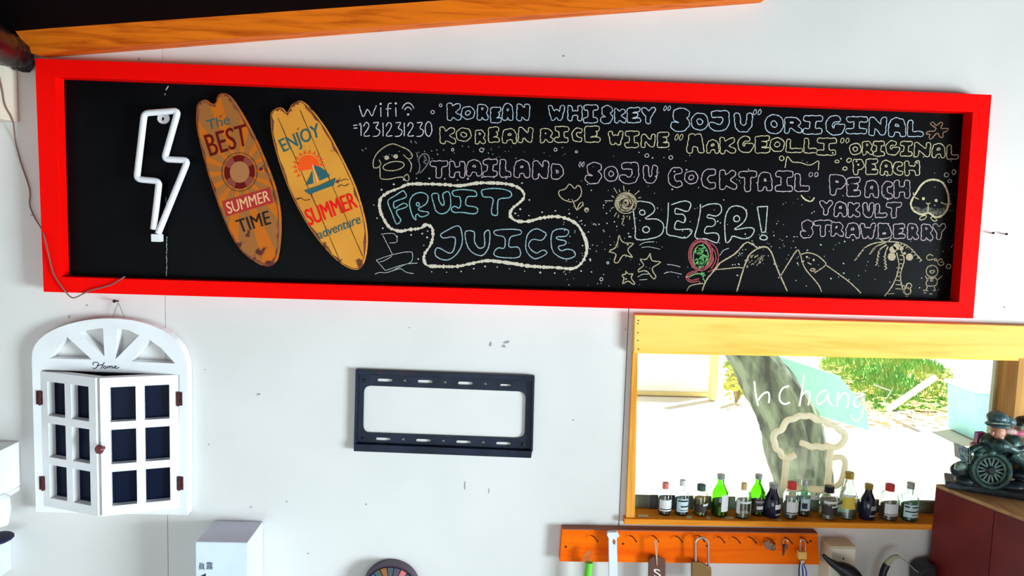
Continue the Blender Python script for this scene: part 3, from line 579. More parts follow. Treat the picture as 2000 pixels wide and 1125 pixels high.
for i in range(70):
    a, r = random.random()*6.28, math.sqrt(random.random()); x, y = 1030+58*r*math.cos(a), 730+98*r*math.sin(a)
    if (x-988)**2/28**2+(y-722)**2/30**2 < 1 or (x-1065)**2/26**2+(y-690)**2/26**2 < 1: continue
    scr.append((BE([(x-12, y+6), (x, y-8), (x+12, y+4)]), 1.9))
drawing(C_green, *scr, *[BE(q) for q in [circ(1030, 730, 66, 106, n=20), [(1040, 860), (1050, 930)], [(1058, 865), (1050, 910), (1065, 940)], [(1030, 885), (1070, 890)], [(925, 905), (980, 880), (1040, 875)]]], label='green chalk alien face')
drawing(C_red, *[BE(q) for q in [circ(1028, 710, 106, 138, n=24), circ(1028, 712, 94, 124, n=24), circ(1030, 712, 84, 116, n=24), [(1000, 848), (930, 868), (897, 910), (940, 952), (1010, 940), (1020, 960)], [(1000, 860), (940, 880), (912, 912), (950, 935), (1015, 918)], [(1110, 600), (1165, 650), (1185, 740), (1150, 830), (1090, 860)], [(1120, 640), (1155, 690), (1160, 760), (1120, 830)], [(1130, 700), (1140, 760), (1100, 820)]]], w=1.7, label='red chalk ring around the alien')
mt = [[(1040, 1030), (1080, 930), (1170, 820), (1200, 780), (1330, 700), (1420, 605), (1470, 610), (1530, 650)], [(1345, 1035), (1400, 850), (1450, 720), (1520, 660), (1600, 640), (1650, 690), (1700, 830), (1790, 1030)], [(1160, 840), (1260, 830), (1370, 820), (1410, 830)], [(905, 1030), (940, 980), (1050, 960)]]
me2 = [[(180, 840), (240, 740), (320, 620), (345, 650), (380, 760), (470, 870), (500, 910), (520, 960)], [(340, 660), (400, 640), (480, 660), (540, 710), (555, 740), (500, 780), (460, 805)], [(555, 740), (640, 800), (760, 890), (840, 970)], [(405, 720), (435, 735)], circ(447, 780, 20, 10), [(1270, 0), (1271, 1)]][:5]
hat = [[(1480+random.uniform(-40, 110), 700+random.uniform(0, 110))] for _ in range(26)]
hat = [[(p[0][0], p[0][1]), (p[0][0]-14, p[0][1]+18)] for p in hat]
drawing(C_tan, *[(BE(q), 2.6) for q in mt[:2]], *[BE(q) for q in mt[2:]], *[(E2(q), 2.0) for q in me2], *[(BE(q), 1.0) for q in hat], *[dot(E2([q])[0], 2.4) for q in [(400, 675), (455, 700)]], label='tan chalk mountains with a peeping moon face')
pl = [[(1130, 640), (1148, 760), (1100, 900), (1030, 995)], [(1165, 620), (1192, 700), (1160, 830), (1190, 970)], [(1050, 552), (960, 560), (870, 600), (800, 690)], [(1040, 560), (960, 590), (920, 640)], [(1050, 575), (990, 620), (970, 730)], [(1060, 590), (1035, 660), (1045, 765)], [(1050, 550), (1150, 556), (1240, 600), (1330, 700)], [(1030, 550), (980, 520)], [(1060, 550), (1090, 518)], circ(1230, 910, 22), circ(1218, 952, 28), [(1060, 975), (1110, 972)], [(1170, 900), (1200, 920), (1180, 950)], [(1200, 995), (1225, 995)]]
pl += [[(1140+(15 if y < 760 else -10-(y-760)*.06), y), (1180-(0 if y < 760 else 10), y+4)] for y in range(660, 960, 34)]
fr = []
for a, b in (((870, 600), (800, 690)), ((960, 590), (920, 640)), ((990, 620), (970, 730)), ((1035, 660), (1045, 765)), ((1240, 600), (1330, 700)), ((1150, 556), (1240, 600))):
    for k in range(5): t_ = k/4; x, y = a[0]+(b[0]-a[0])*t_, a[1]+(b[1]-a[1])*t_; fr.append(([(x-14, y+14), (x+8, y-2)]))
drawing(C_tan, *[(E2(q), 2.1) for q in pl[:11]], *[(E2(q), 1.4) for q in pl[11:]], *[(E2(q), 1.6) for q in fr], *[dot(E2([q])[0], r) for q, r in [((1100, 615), 8), ((1090, 672), 9), ((1168, 605), 5), ((1235, 675), 8), ((1195, 645), 3), ((1130, 590), 8)]], label='tan chalk palm tree with coconuts')
drawing(C_tan, *[E2(q) for q in [[(1427, 668), (1400, 652), (1372, 675), (1388, 700), (1430, 692)], circ(1445, 697, 9), [(1505, 700), (1490, 690), (1462, 712), (1480, 742), (1510, 740), (1512, 715), (1485, 715)], circ(1552, 752, 19), circ(1418, 790, 48, n=16), [(1398, 790), (1412, 808), (1432, 800), (1438, 785), (1400, 788)], [(1385, 848), (1455, 848), (1450, 905), (1370, 905), (1385, 848)], [(1385, 870), (1363, 828)], [(1455, 868), (1500, 828)], [(1385, 905), (1370, 942)], [(1430, 905), (1445, 942)], circ(1415, 862, 10), [(1345, 945), (1385, 948)], [(1425, 945), (1450, 948)], [(1350, 965), (1372, 968)], [(1395, 975), (1420, 975)]]], w=1.6, label='small chalk figure under the word coco')
gh = E2([(1270, 300), (1245, 240), (1290, 150), (1350, 70), (1430, 45), (1510, 75), (1550, 170), (1550, 260), (1510, 330), (1450, 352), (1390, 315), (1330, 330), (1270, 300)])
drawing(C_cream, (gh, 3.6), *[E2(q) for q in [[(1370, 235), (1388, 243), (1405, 232)], circ(1345, 355, 32, 15, rot=-25), circ(1432, 366, 28, 13, rot=30), [(1265, 150), (1275, 185), (1310, 205)], [(1490, 230), (1530, 245), (1575, 240)], [(1388, 245), (1384, 315)]]], *[dot(E2([q])[0], 3.4) for q in [(1348, 200), (1452, 215)]], w=1.7, label='cream chalk peach with a smiling face')
M_smudge = mat('chalk_smudge', (.16, .15, .12), .95, col2=(.006, .007, .009), nscale=160, lo=.38, hi=.66, spec=.05, detail=6)
flat('chalk_smudge', E2([(1262, 262), (1300, 268), (1345, 285), (1385, 262), (1440, 285), (1500, 280), (1540, 240), (1548, 262), (1508, 326), (1450, 348), (1390, 311), (1330, 326), (1275, 298)]), YC+.0002, M_smudge, mbd)
drawing(chalk('chalk_brown', (.42, .24, .16)), C_([(1600, 260), (1550, 225), (1575, 210), (1605, 240), (1640, 210), (1660, 225), (1640, 265), (1710, 265), (1690, 290), (1660, 300), (1660, 340), (1630, 335), (1610, 300), (1560, 355), (1540, 340), (1550, 310), (1515, 315), (1530, 290), (1590, 285), (1600, 260)]), w=1.9, label='brown chalk flower')
drawing(C_cream, *[C_(q) for q in [[(318, 598), (328, 545), (340, 497), (360, 525), (385, 550), (450, 555), (530, 577), (600, 540), (604, 575), (600, 618)], circ(290, 518, 20), circ(760, 545, 18, 12), circ(862, 535, 22, 16, rot=-30), circ(828, 605, 18, 14)]], *[(C_([(455, 830), (490, 870), (540, 885), (568, 850)]), 2.8)], w=1.6)
drawing(C_white, *[C_(q) for q in [circ(1690, 660, 18), circ(1752, 635, 14, 22), circ(1718, 712, 17, 12)]], *[A(q) for q in [circ(903, 128, 13, 15), circ(825, 195, 17), circ(1020, 562, 11, 14), circ(1303, 565, 19)]], *[B_(q) for q in [circ(205, 510, 14), circ(390, 530, 10), circ(1015, 562, 18, 15), circ(1228, 580, 18, 16)]], BE(circ(25, 320, 12, 15)), BE(circ(155, 925, 14)), BE(circ(212, 780, 10)), w=1.3)
vs = []
for i in range(26):
    y = 462+i*3; x = 325.5+random.uniform(-.6, .6); h = random.uniform(1, 2.6); vs.append(stroke([(x, y), (x+random.uniform(-.6, .6), y+h)], random.uniform(1, 1.9), YC))
vs += [stroke([(324, 176), (329, 168)], 2.2, YC), stroke([(322, 182), (322, 186)], 1.2, YC), stroke([(324, 385), (325, 400)], 1, YC)]
mk('chipped_seam', join(*vs), C_white, mbd)

# ------------------------------------------------------------ surfboard signs
def surf_mat(name, c1, c2, worn, rays):
    m = bpy.data.materials.new(name); m.use_nodes = True; nt = m.node_tree; b = nt.nodes['Principled BSDF']; b.inputs['Roughness'].default_value = .45; b.inputs['Specular IOR Level'].default_value = .1
    tc = nt.nodes.new('ShaderNodeTexCoord'); sp = nt.nodes.new('ShaderNodeSeparateXYZ'); nt.links.new(tc.outputs['Object'], sp.inputs[0])
    if rays:
        at_ = nt.nodes.new('ShaderNodeMath'); at_.operation = 'ARCTAN2'; nt.links.new(sp.outputs[2], at_.inputs[0]); nt.links.new(sp.outputs[0], at_.inputs[1])
        mu = nt.nodes.new('ShaderNodeMath'); mu.operation = 'MULTIPLY'; mu.inputs[1].default_value = 14; nt.links.new(at_.outputs[0], mu.inputs[0])
        si = nt.nodes.new('ShaderNodeMath'); si.operation = 'SINE'; nt.links.new(mu.outputs[0], si.inputs[0]); fac = si.outputs[0]
    else:
        n = nt.nodes.new('ShaderNodeTexNoise'); n.inputs['Scale'].default_value = 6; nt.links.new(tc.outputs['Object'], n.inputs['Vector']); fac = n.outputs['Fac']
    r = nt.nodes.new('ShaderNodeValToRGB'); r.color_ramp.elements[0].position = .35 if not rays else .2; r.color_ramp.elements[1].position = .65 if not rays else .35
    r.color_ramp.elements[0].color = (*c1, 1); r.color_ramp.elements[1].color = (*c2, 1); nt.links.new(fac, r.inputs[0])
    n2 = nt.nodes.new('ShaderNodeTexNoise'); n2.inputs['Scale'].default_value = 34; n2.inputs['Detail'].default_value = 8; nt.links.new(tc.outputs['Object'], n2.inputs['Vector'])
    ab = nt.nodes.new('ShaderNodeMath'); ab.operation = 'ABSOLUTE'; nt.links.new(sp.outputs[2], ab.inputs[0])
    mr = nt.nodes.new('ShaderNodeMapRange'); mr.inputs[1].default_value = .13; mr.inputs[2].default_value = .215; mr.inputs[3].default_value = -.09; mr.inputs[4].default_value = .11; nt.links.new(ab.outputs[0], mr.inputs[0])
    ad = nt.nodes.new('ShaderNodeMath'); nt.links.new(n2.outputs['Fac'], ad.inputs[0]); nt.links.new(mr.outputs[0], ad.inputs[1])
    r2 = nt.nodes.new('ShaderNodeValToRGB'); r2.color_ramp.elements[0].position = .56; r2.color_ramp.elements[1].position = .60; nt.links.new(ad.outputs[0], r2.inputs[0])
    mx = nt.nodes.new('ShaderNodeMix'); mx.data_type = 'RGBA'; nt.links.new(r2.outputs[0], mx.inputs[0]); nt.links.new(r.outputs[0], mx.inputs[6]); mx.inputs[7].default_value = (*worn, 1)
    nt.links.new(mx.outputs[2], b.inputs['Base Color']); MATS[name] = m; return m
YS = -.026
def surf(px, label, m, cen):
    t = empty('surfboard_sign', at(cen[0], max(p[1] for p in px), YS), label, 'sign')
    sm = catmull(px, 4, True); P = [at(p.x, p.y, YS) for p in sm]
    o = mk('board', bevel(prism(P, .0145), .002), m, t, origin=at(*cen, YS))
    C2 = sum(P, Vector())/len(P); v = []; n = len(P)
    for k, p in enumerate(P):
        tn = (P[(k+1) % n]-P[k-1]).normalized(); nn_ = Vector((-tn.z, 0, tn.x)); nn_ = nn_ if nn_.dot(C2-p) > 0 else -nn_
        v += [p+nn_*.002+Vector((0, -.0003, 0)), p+nn_*(.0035+random.choice([0, .0005, .001, .003, .005]))+Vector((0, -.0003, 0))]
    mk('worn_edge', (v, [(2*k, 2*k+1, (2*k+3) % (2*n), (2*k+2) % (2*n)) for k in range(n)]), mat('print_worn', (.12, .03, .02), .6, spec=.1, col2=(.25, .07, .03), nscale=60), t); return t
S1 = [(386, 202), (400, 194), (411, 201), (420, 201), (426, 185), (440, 182), (453, 192), (476, 228), (501, 276), (524, 330), (540, 378), (547, 426), (546, 474), (539, 509), (524, 521), (498, 512), (466, 484), (440, 436), (415, 368), (396, 304), (384, 250), (383, 218)]
s1 = surf(S1, 'narrow orange-brown surfboard sign with life ring reading the best summer time', surf_mat('surf_brown', (.34, .12, .03), (.56, .13, .008), (.09, .022, .018), True), (468, 336))
YT = YS-.0006
M_dred = mat('print_dark_red', (.13, .005, .004), .5, spec=.1); M_bred = mat('print_red', (.85, .008, .006), .5, spec=.1); M_teal = mat('print_teal', (.03, .11, .12), .5, spec=.1); M_tar = mat('print_black', (.02, .012, .010), .5, spec=.1); M_pk = mat('print_cream', (.85, .42, .20), .5)
text_on('lettering', 'The', [(403, 236), (447, 222), (450, 242), (407, 254)], YT, M_teal, s1, .012)
text_on('lettering', 'BEST', [(397, 264), (480, 241), (486, 283), (411, 306)], YT, M_dred, s1, .03)
def ring(name, c, rx, ry, ix, iy, m, par, y, a0=0, a1=360, n=36):
    v = []; f = []
    for i in range(n+1):
        a = math.radians(a0+(a1-a0)*i/n); v += [at(c[0]+rx*math.cos(a), c[1]+ry*math.sin(a), y), at(c[0]+ix*math.cos(a), c[1]+iy*math.sin(a), y)]
        if i < n: f.append((2*i, 2*i+1, 2*i+3, 2*i+2))
    return mk(name, (v, f), m, par)
ring('life_ring', (468, 336), 30, 33, 19, 21, M_dred, s1, YT)
flat('ring_centre', circ(468, 336, 19, 21, n=30)[:-1], YT, mat('print_tan', (.42, .16, .06), .5, spec=.1), s1)
for k in range(4): ring('ring_band', (468, 336), 30, 33, 19, 21, mat('print_maroon', (.26, .035, .02), .5), s1, YT-.0003, 20+90*k, 62+90*k, 8)
ring('ring_rope', (468, 336), 35, 38, 34, 37, M_tar, s1, YT)
flat('banner', [(434, 393), (527, 366), (534, 396), (442, 423)], YT, mat('print_banner', (.42, .01, .008), .5), s1)
text_on('lettering', 'SUMMER', [(440, 396), (524, 371), (528, 392), (446, 418)], YT-.0004, M_pk, s1, .02)
text_on('lettering', 'TIME', [(459, 431), (524, 411), (530, 437), (469, 455)], YT, M_tar, s1, .03)
S2 = [(528, 230), (531, 217), (543, 210), (552, 211), (560, 219), (568, 206), (577, 198), (590, 197), (607, 212), (636, 250), (664, 301), (693, 362), (712, 426), (717, 474), (709, 516), (692, 527), (658, 509), (613, 458), (575, 394), (549, 330), (532, 270)]
s2 = surf(S2, 'wider yellow-orange surfboard sign with sailing boat reading enjoy summer adventure', surf_mat('surf_yellow', (.74, .32, .04), (.66, .24, .03), (.16, .045, .02), False), (618, 360))
for a, b in (((543, 230), (662, 505)), ((586, 215), (708, 500))):
    mk('plank_line', ribbon([(a[0]+(b[0]-a[0])*k/20+random.uniform(-.3, .3), a[1]+(b[1]-a[1])*k/20) for k in range(21)], 1.0, YT, .3), M_tar, s2)
text_on('lettering', 'ENJOY', [(543, 274), (621, 240), (629, 274), (558, 305)], YT-.0002, M_teal, s2, .03)
sp_ = [(603+21*math.cos(math.radians(a)), 324+21*math.sin(math.radians(a))) for a in range(150, 371, 11)]
M_or = mat('print_orange_red', (.95, .09, .01), .5, spec=.1)
flat('sun_print', sp_, YT-.0002, M_or, s2)
mk('sun_rays', join(*[([at(603+24*math.cos(math.radians(a-8)), 324+24*math.sin(math.radians(a-8)), YT-.0002), at(603+32*math.cos(math.radians(a)), 324+32*math.sin(math.radians(a)), YT-.0002), at(603+24*math.cos(math.radians(a+8)), 324+24*math.sin(math.radians(a+8)), YT-.0002)], [(0, 1, 2)]) for a in range(135, 380, 20)]), M_or, s2)
flat('sail_print', [(597, 362), (605, 345), (610, 333), (611, 345), (612, 358)], YT-.0004, M_teal, s2)
flat('sail_print', [(610, 322), (625, 326), (638, 335), (645, 344), (625, 353), (618, 336)], YT-.0004, M_teal, s2)
flat('mast_print', [(609, 322), (612, 322), (622, 356), (619, 357)], YT-.0005, M_pk, s2)
flat('hull_print', [(594, 372), (624, 362), (656, 347), (652, 362), (630, 370), (604, 380)], YT-.0004, M_teal, s2)
for q in ([(905, 612), (925, 597), (950, 605), (975, 590)], [(920, 575), (950, 562), (970, 568)], [(655, 690), (680, 675), (705, 692), (738, 685)], [(650, 680), (675, 682)]):
    mk('wave_print', stroke(cr(q, (370, 170), 3.125), 1.2, YT-.0004), M_tar, s2)
text_on('lettering', 'SUMMER', [(593, 411), (689, 374), (700, 405), (604, 442)], YT-.0002, M_bred, s2, .035)
text_on('lettering', 'adventure', [(619, 450), (703, 417), (705, 436), (623, 468)], YT-.0002, M_teal, s2, .012)

# ------------------------------------------------------------ neon lightning bolt
nb = empty('neon_lightning_bolt', at(308, 472, -.035), 'unlit white neon tube lightning bolt on the left of the blackboard', 'neon sign')
def rounded(pts, r=4, n=4):
    out = [pts[0]]
    for i in range(1, len(pts)-1):
        p = Vector(pts[i]); a = (Vector(pts[i-1])-p); b = (Vector(pts[i+1])-p); ra = min(r, a.length*.45); rb = min(r, b.length*.45); a = p+a.normalized()*ra; b = p+b.normalized()*rb
        for k in range(n+1): t = k/n; q = a*(1-t)**2+p*2*t*(1-t)+b*t*t; out.append(tuple(q))
    out.append(pts[-1]); return out
bp_ = rounded([(300, 448), (311, 354), (267, 350), (282, 221), (348, 216), (321, 311), (367, 313), (309, 456)], 9)
mk('neon_tube', tube([at(x, y, -.036) for x, y in bp_], .0072, 12), M_neon, nb, smooth=True)
mk('back_strip', tube([at(x, y, -.024)+Vector((0, .004, 0)) for x, y in bp_], .0055, 8), M_neon, nb, smooth=True)
mk('hanging_tab', flatplate([circ(319, 231, 12, 11, n=16)[:-1], circ(318, 232, 2.5, 4, n=8)[:-1]], -.024, .004), M_neon, nb)
mk('plug', box(at(298, 460, -.034).x, at(316, 460, -.034).x, -.043, -.024, at(306, 472, -.034).z, at(306, 457, -.034).z, .0015), M_white, nb)

# ------------------------------------------------------------ thin cable over the frame corner
xcab = at(35, 239, -.004).x+.0035
def onx(px, py, x):
    v = ray(px, py); return CAM+v*((x-CAM.x)/v.x)
def pxtube(pts, r, seg=6): return tube([Vector(p) for p in catmull([tuple(at(*p) if p[1] > 240 else onx(p[0], p[1], xcab)) for p in pts], 5)], r, seg)
cab = [(-30, 165, -.02), (-4, 150, -.012), (1, 160, -.01), (5, 178, -.006), (10, 205, -.006), (25, 235, -.005), (30, 275, -.005), (40, 315, -.005), (58, 370, -.005), (58, 400, -.005), (68, 425, -.006), (80, 445, -.02), (86, 460, -.05), (98, 510, -.05), (105, 535, -.05), (122, 562, -.05), (138, 580, -.045), (150, 580, -.045), (175, 568, -.05), (215, 557, -.05), (235, 546, -.049), (244, 540, -.044)]
tag(mk('cable', pxtube(cab, .0016), mat('brown_cable', (.20, .12, .10), .5)), 'thin brown cable hanging over the lower left corner of the red frame', 'cable')

# ------------------------------------------------------------ home window ornament
hm = empty('window_ornament', at(220, 1005, -.01), 'white arched window-shaped wall ornament with two shutter doors and Home lettering', 'wall decoration')
YH = -.028
zt = at(215, 732, YH).z; zb = at(215, 1003, YH).z
def arch(px_l, px_r, py_side_l, py_side_r, top, n=22):
    cx = (px_l+px_r)/2; out = []
    for i in range(n+1):
        a = math.pi*i/n; x = cx-(px_r-px_l)/2*math.cos(a); base = py_side_l+(py_side_r-py_side_l)*(x-px_l)/(px_r-px_l)
        out.append((x, base-(base-top)*math.sin(a)**.86))
    return out
outer = [(70, 1000)]+arch(62, 366, 700, 726, 622)+[(366, 1006)]
# three-light fan opening cut into one plate
def fanbay(t0, t1):                    # opening between two spokes, along the inner arch
    ia = arch(93, 335, 704, 716, 641, 40); n = len(ia)-1
    return ia[int(t0*n):int(t1*n)+1]
ia = arch(86, 344, 702, 722, 643, 60)
def bay(i0, i1, foot): return ia[i0:i1]+foot
holes = [ia[3:20]+[(173, 702), (94, 699)], ia[25:31]+[(204, 698)], ia[36:42]+[(226, 703)], ia[47:58]+[(258, 707), ][:1]]
holes = [[(97, 700), (110, 682), (131, 658), (179, 702)], [(155, 650), (175, 644), (201, 641), (204, 696)], [(229, 642), (252, 645), (272, 655), (225, 702)], [(292, 664), (315, 680), (342, 710), (256, 706)]]
holes2 = []
for h in holes: holes2.append(h)
inner_open = [(82, 722), (350, 732), (350, 994), (92, 986)]
mk('arch_frame', flatplate([outer]+holes2+[inner_open], YH, .027), M_white, hm)
mk('backing', quadbox([(84, 724), (348, 734), (348, 992), (92, 984)], -.006, .005), M_navy, hm)
HM = lambda q: cr(q, (40, 600), 5.556)
mk('lettering', join(*[stroke(HM(q), 1.5, YH-.0007, jit=.08) for q in ([(792,628),(782,608),(800,598),(835,600),(850,612),(835,645),(805,668),(785,660)], [(912,598),(890,635),(872,668)], [(830,634),(865,628),(900,622)], circ(915,652,15,13), [(948,640),(940,667)],[(944,655),(965,638),(972,645),(966,666)],[(968,655),(988,638),(998,645),(992,666)],[(992,660),(1030,652),(1045,642),(1030,636),(1018,650),(1028,665),(1052,662),(1072,650)])]), M_ink, hm, label='script lettering reading Home')
def door(hx_px, sign, py_t, py_b):
    hinge = at(hx_px, 860, YH); zt_ = at(hx_px, py_t, YH).z; zb_ = at(hx_px, py_b, YH).z; w = .162; th = math.radians(20); T = .022
    ux = Vector((sign*math.cos(th), -math.sin(th), 0)); un = Vector((sign*math.sin(th), math.cos(th), 0)) if sign > 0 else Vector((-math.sin(th), math.cos(th), 0))
    if sign > 0: un = Vector((math.sin(th), math.cos(th), 0))
    def P(u, z, d): return Vector((hinge.x, YH+.0, 0))+ux*u+un*d+Vector((0, 0, z))
    H = zt_-zb_; loops = [[(0, 0), (w, 0), (w, H), (0, H)]]; cells = []
    m_, g_ = .020, .018; cw = (w-2*m_-g_)/2; ch = (H-2*m_-.004-2*g_)/3
    for i in range(2):
        for j in range(3):
            a, b_ = m_+i*(cw+g_), m_+.002+j*(ch+g_); loops.append([(a, b_), (a+cw, b_), (a+cw, b_+ch), (a, b_+ch)]); cells.append((a, b_, cw, ch))
    v, f = fill2d(loops, 1.0)
    root = mk('door', ([P(p[0], zb_+p[1], 0 if p[2] < 0 else T) for p in v], f), M_white, hm)
    for a, b_, c_, h_ in cells:
        q = []
        for d in (T-.003, T-.001):
            q += [P(a, zb_+b_, d), P(a+c_, zb_+b_, d), P(a+c_, zb_+b_+h_, d), P(a, zb_+b_+h_, d)]
        mk('pane', (q, [(0, 1, 2, 3), (7, 6, 5, 4), (0, 4, 5, 1), (1, 5, 6, 2), (2, 6, 7, 3), (3, 7, 4, 0)]), M_navy, root)
    return root, P, zb_, H, w
dl, PL, zl, Hl, wl = door(82, 1, 725, 988); dr, PR, zr, Hr, wr_ = door(350, -1, 732, 993)
kn = PR(wr_-.006, zr+Hr*.5, 0); 
mk('knob', lathe([(.004, 0), (.004, .006), (.009, .009), (.011, .013), (.009, .018), (.003, .020)], kn, 14, (-.3, -1, 0)), mat('red_brown_knob', (.16, .02, .02), .4), dr, smooth=True)
for (x, y) in ((78, 777), (84, 944), (348, 779), (350, 944)):
    c = at(x, y, YH-.002); mk('hinge', join(box(c.x-.009, c.x+.009, c.y, YH+.0, c.z-.016, c.z+.016, .0008), tube([c+Vector((0, -.001, -.017)), c+Vector((0, -.001, .017))], .003, 8)), M_rust, hm)
tag(mk('wall_nail', lathe([(.002, 0), (.002, .018), (.004, .018), (.004, .020)], at(231, 588, 0), 8, (0, -1, .1)), M_nail), 'small dark nail holding the string of the white arched ornament', 'nail')
mk('hanging_string', join(tube([at(231, 591, -.015), at(220, 619, -.012)], .0009, 5), tube([at(231, 591, -.015), at(243, 620, -.012)], .0009, 5)), mat('grey_string', (.2, .22, .2), .7), hm)

# ------------------------------------------------------------ television bracket
def rrect(q, r=18, n=6):
    P = [Vector(p) for p in q]; out = []
    for i in range(4):
        p = P[i]; a = p+(P[i-1]-p).normalized()*r; b = p+(P[(i+1) % 4]-p).normalized()*r
        for k in range(n+1): t = k/n; out.append(tuple(a*(1-t)**2+p*2*t*(1-t)+b*t*t))
    return out
tb = empty('tv_bracket', at(866, 890, -.01), 'black steel television wall bracket screwed to the wall, empty', 'bracket')
K = lambda q: cr(q, (660, 700), 4.762)
def slot(cx, cy, w, h, tilt=.03):
    out = []
    for a in range(-90, 91, 30): out.append((cx+w/2-h/2+h/2*math.cos(math.radians(a)), cy+h/2*math.sin(math.radians(a))+tilt*w/2))
    for a in range(90, 271, 30): out.append((cx-w/2+h/2+h/2*math.cos(math.radians(a)), cy+h/2*math.sin(math.radians(a))-tilt*w/2))
    return out
hl = [rrect(K([(243, 252), (1748, 310), (1735, 745), (234, 690)]), 15)]
for x, y in ((437, 206), (811, 218), (1186, 234)): hl.append(K(slot(x, y, 138, 32)))
hl.append(K([(1515, 238), (1605, 242), (1612, 264), (1505, 262)]))
for x, y in ((422, 753), (795, 766), (1168, 780), (1540, 794)): hl.append(K(slot(x, y, 136, 30)))
for x, y in ((622, 212), (997, 227), (1372, 242), (607, 758), (981, 772), (1353, 787)): hl.append(K(circ(x, y, 13, 15, n=10)[:-1]))
mk('plate', flatplate([K([(165, 125), (1828, 185), (1805, 870), (148, 800)])]+hl, -.0055, .003), M_steel, tb)
mk('top_flange', quadbox(K([(163, 106), (1830, 165), (1830, 212), (163, 150)]), -.015, .0145, .001), M_steel, tb)
mk('bottom_flange', quadbox(K([(148, 795), (1806, 862), (1797, 928), (146, 864)]), -.018, .0175, .001), M_steel, tb)
for x in ((163, 190), (1806, 1830)): mk('side_flange', quadbox(K([(x[0], 130+(x[0]-163)*.034), (x[1], 132+(x[1]-163)*.034), (x[1]-17, 800+(x[1]-163)*.04), (x[0]-15, 800+(x[0]-163)*.04)]), -.014, .0135, .001), M_steel, tb)
for x, y in ((247, 205), (236, 745), (1722, 800)):
    mk('bolt', lathe([(.004, 0), (.004, .002), (.002, .003)], at(*K([(x, y)])[0], -.0055), 8, (0, -1, 0)), M_steel, tb)
for x in ((360, 400), (570, 640), (670, 720)): mk('rust_spot', ribbon(K([(x[0], 124+(x[0]-163)*.03), ((x[0]+x[1])/2, 132+(x[0]-163)*.02), (x[1], 126+(x[1]-163)*.03)]), 2.2, -.0153, .5), M_rust, tb)

# ------------------------------------------------------------ white carton
za = at(425, 1017.5, -.002).z; p = at(425, 1018, -.002); q = at(520, 1020, -.002)
yb = -.122
ct = empty('white_carton', (p.x, yb/2, .62), 'white carton with dark Chinese characters against the wall at bottom left', 'carton')
xl, xr = at(382, 1055, yb).x, at(483, 1056, yb).x
mk('body', box(xl, xr, yb, -.002, .62, za, .001), M_pale, ct)
fl_ = mk('top_flap', box(xl+.0005, xr-.0005, yb+.0008, -.0028, za-.0004, za+.0008), mat('lid_lilac', (.66, .66, .78), .5), ct)
def front_q(x0, x1, y0, y1): return [(x0, y0), (x1, y0+.5), (x1, y1+.5), (x0, y1)]
text_on('lettering', '眞', front_q(388, 400, 1099, 1113), yb-.0006, M_ink, ct, .02); text_on('lettering', '露', front_q(403, 416, 1098, 1112), yb-.0006, M_ink, ct, .02)
flat('printed_mark', [(392, 1125), (402, 1120), (402, 1150), (394, 1150)], yb-.0006, M_ink, ct)
sh = mk('counter_shelf', box(-1.2, -.1, -.22, -.0005, .58, .62), wood('counter_wood', (.35, .2, .09), (.2, .1, .04))); tag(sh, 'narrow wooden counter below the frame carrying the white carton', 'shelf')

# ------------------------------------------------------------ round striped basket / drum
rc = at(762, 1156, -.03); t = empty('round_mosaic_plate', rc-Vector((0, 0, .075)), 'round dark-rimmed plate with coloured mosaic segments at bottom edge', 'plate')
R0 = .069
def disc_ring(r0, r1, y0, y1, a0, a1, n): 
    v, f = [], []
    for i in range(n+1):
        a = a0+(a1-a0)*i/n; c_, s_ = math.cos(a), math.sin(a)
        v += [(rc.x+r0*c_, y0, rc.z+r0*s_), (rc.x+r1*c_, y0, rc.z+r1*s_), (rc.x+r1*c_, y1, rc.z+r1*s_), (rc.x+r0*c_, y1, rc.z+r0*s_)]
        if i < n: k = 4*i; f += [(k, k+1, k+5, k+4), (k+1, k+2, k+6, k+5), (k+2, k+3, k+7, k+6), (k+3, k, k+4, k+7)]
    f += [(0, 1, 2, 3), tuple(4*n+j for j in (3, 2, 1, 0))]; return v, f
mk('rim', disc_ring(R0-.004, R0, -.034, -.002, 0, math.pi*2-.001, 60), mat('plum_rim', (.05, .02, .05), .4), t)
mk('disc', lathe([(R0-.006, 0), (R0-.006, .018)], (rc.x, -.008, rc.z), 48, (0, -1, 0)), M_dark, t)
sc_ = [(.30, .10, .03), (.06, .09, .08), (.03, .10, .22), (.62, .16, .16), (.08, .06, .10), (.05, .08, .10)]
for k in range(22):
    a0 = math.pi*2*k/22; mk('mosaic_segment', disc_ring(.02, R0-.008, -.031, -.0262, a0+.02, a0+math.pi*2/22-.02, 3), mat('seg_%d' % (k % 6), sc_[k % 6], .4), t)

# ------------------------------------------------------------ left edge things
def facebox(px_wall_t, px_wall_b, depth, xleft, y0=-.001):
    pt = at(*px_wall_t, y0); pb = at(*px_wall_b, y0); return xleft, pt.x, y0-depth, y0, pb.z, pt.z
x0, x1, y0, y1, z0, z1 = facebox((38, 862), (38, 948), .22, -1.55)
t = empty('white_wall_unit', (x1-.1, -.1, z0), 'white box-shaped unit mounted on the wall at the left edge', 'wall unit')
mk('housing', box(x0, x1, y0, y1, z0, z1, .002), M_white, t); mk('cover_panel', box(x0+.01, x1-.01, y0-.004, y0, z0+.01, z1-.01, .001), M_pale, t)
c = at(-2, 995, -.07)
t = empty('white_cup', c-Vector((0, 0, .035)), 'white rounded cup below the white wall unit at the left edge', 'cup')
mk('body', lathe([(.012, -.04), (.018, -.036), (.024, 0), (.022, .028), (.014, .036)], c, 20), M_white, t, smooth=True)
mk('bracket_arm', box(c.x-.006, c.x+.006, c.y, -.0006, c.z+.02, c.z+.03), M_white, t)
c = at(-6, 1052, -.06)
t = empty('dark_hat', c-Vector((0, 0, .03)), 'dark navy pointed brim poking in at the lower left edge', 'hat')
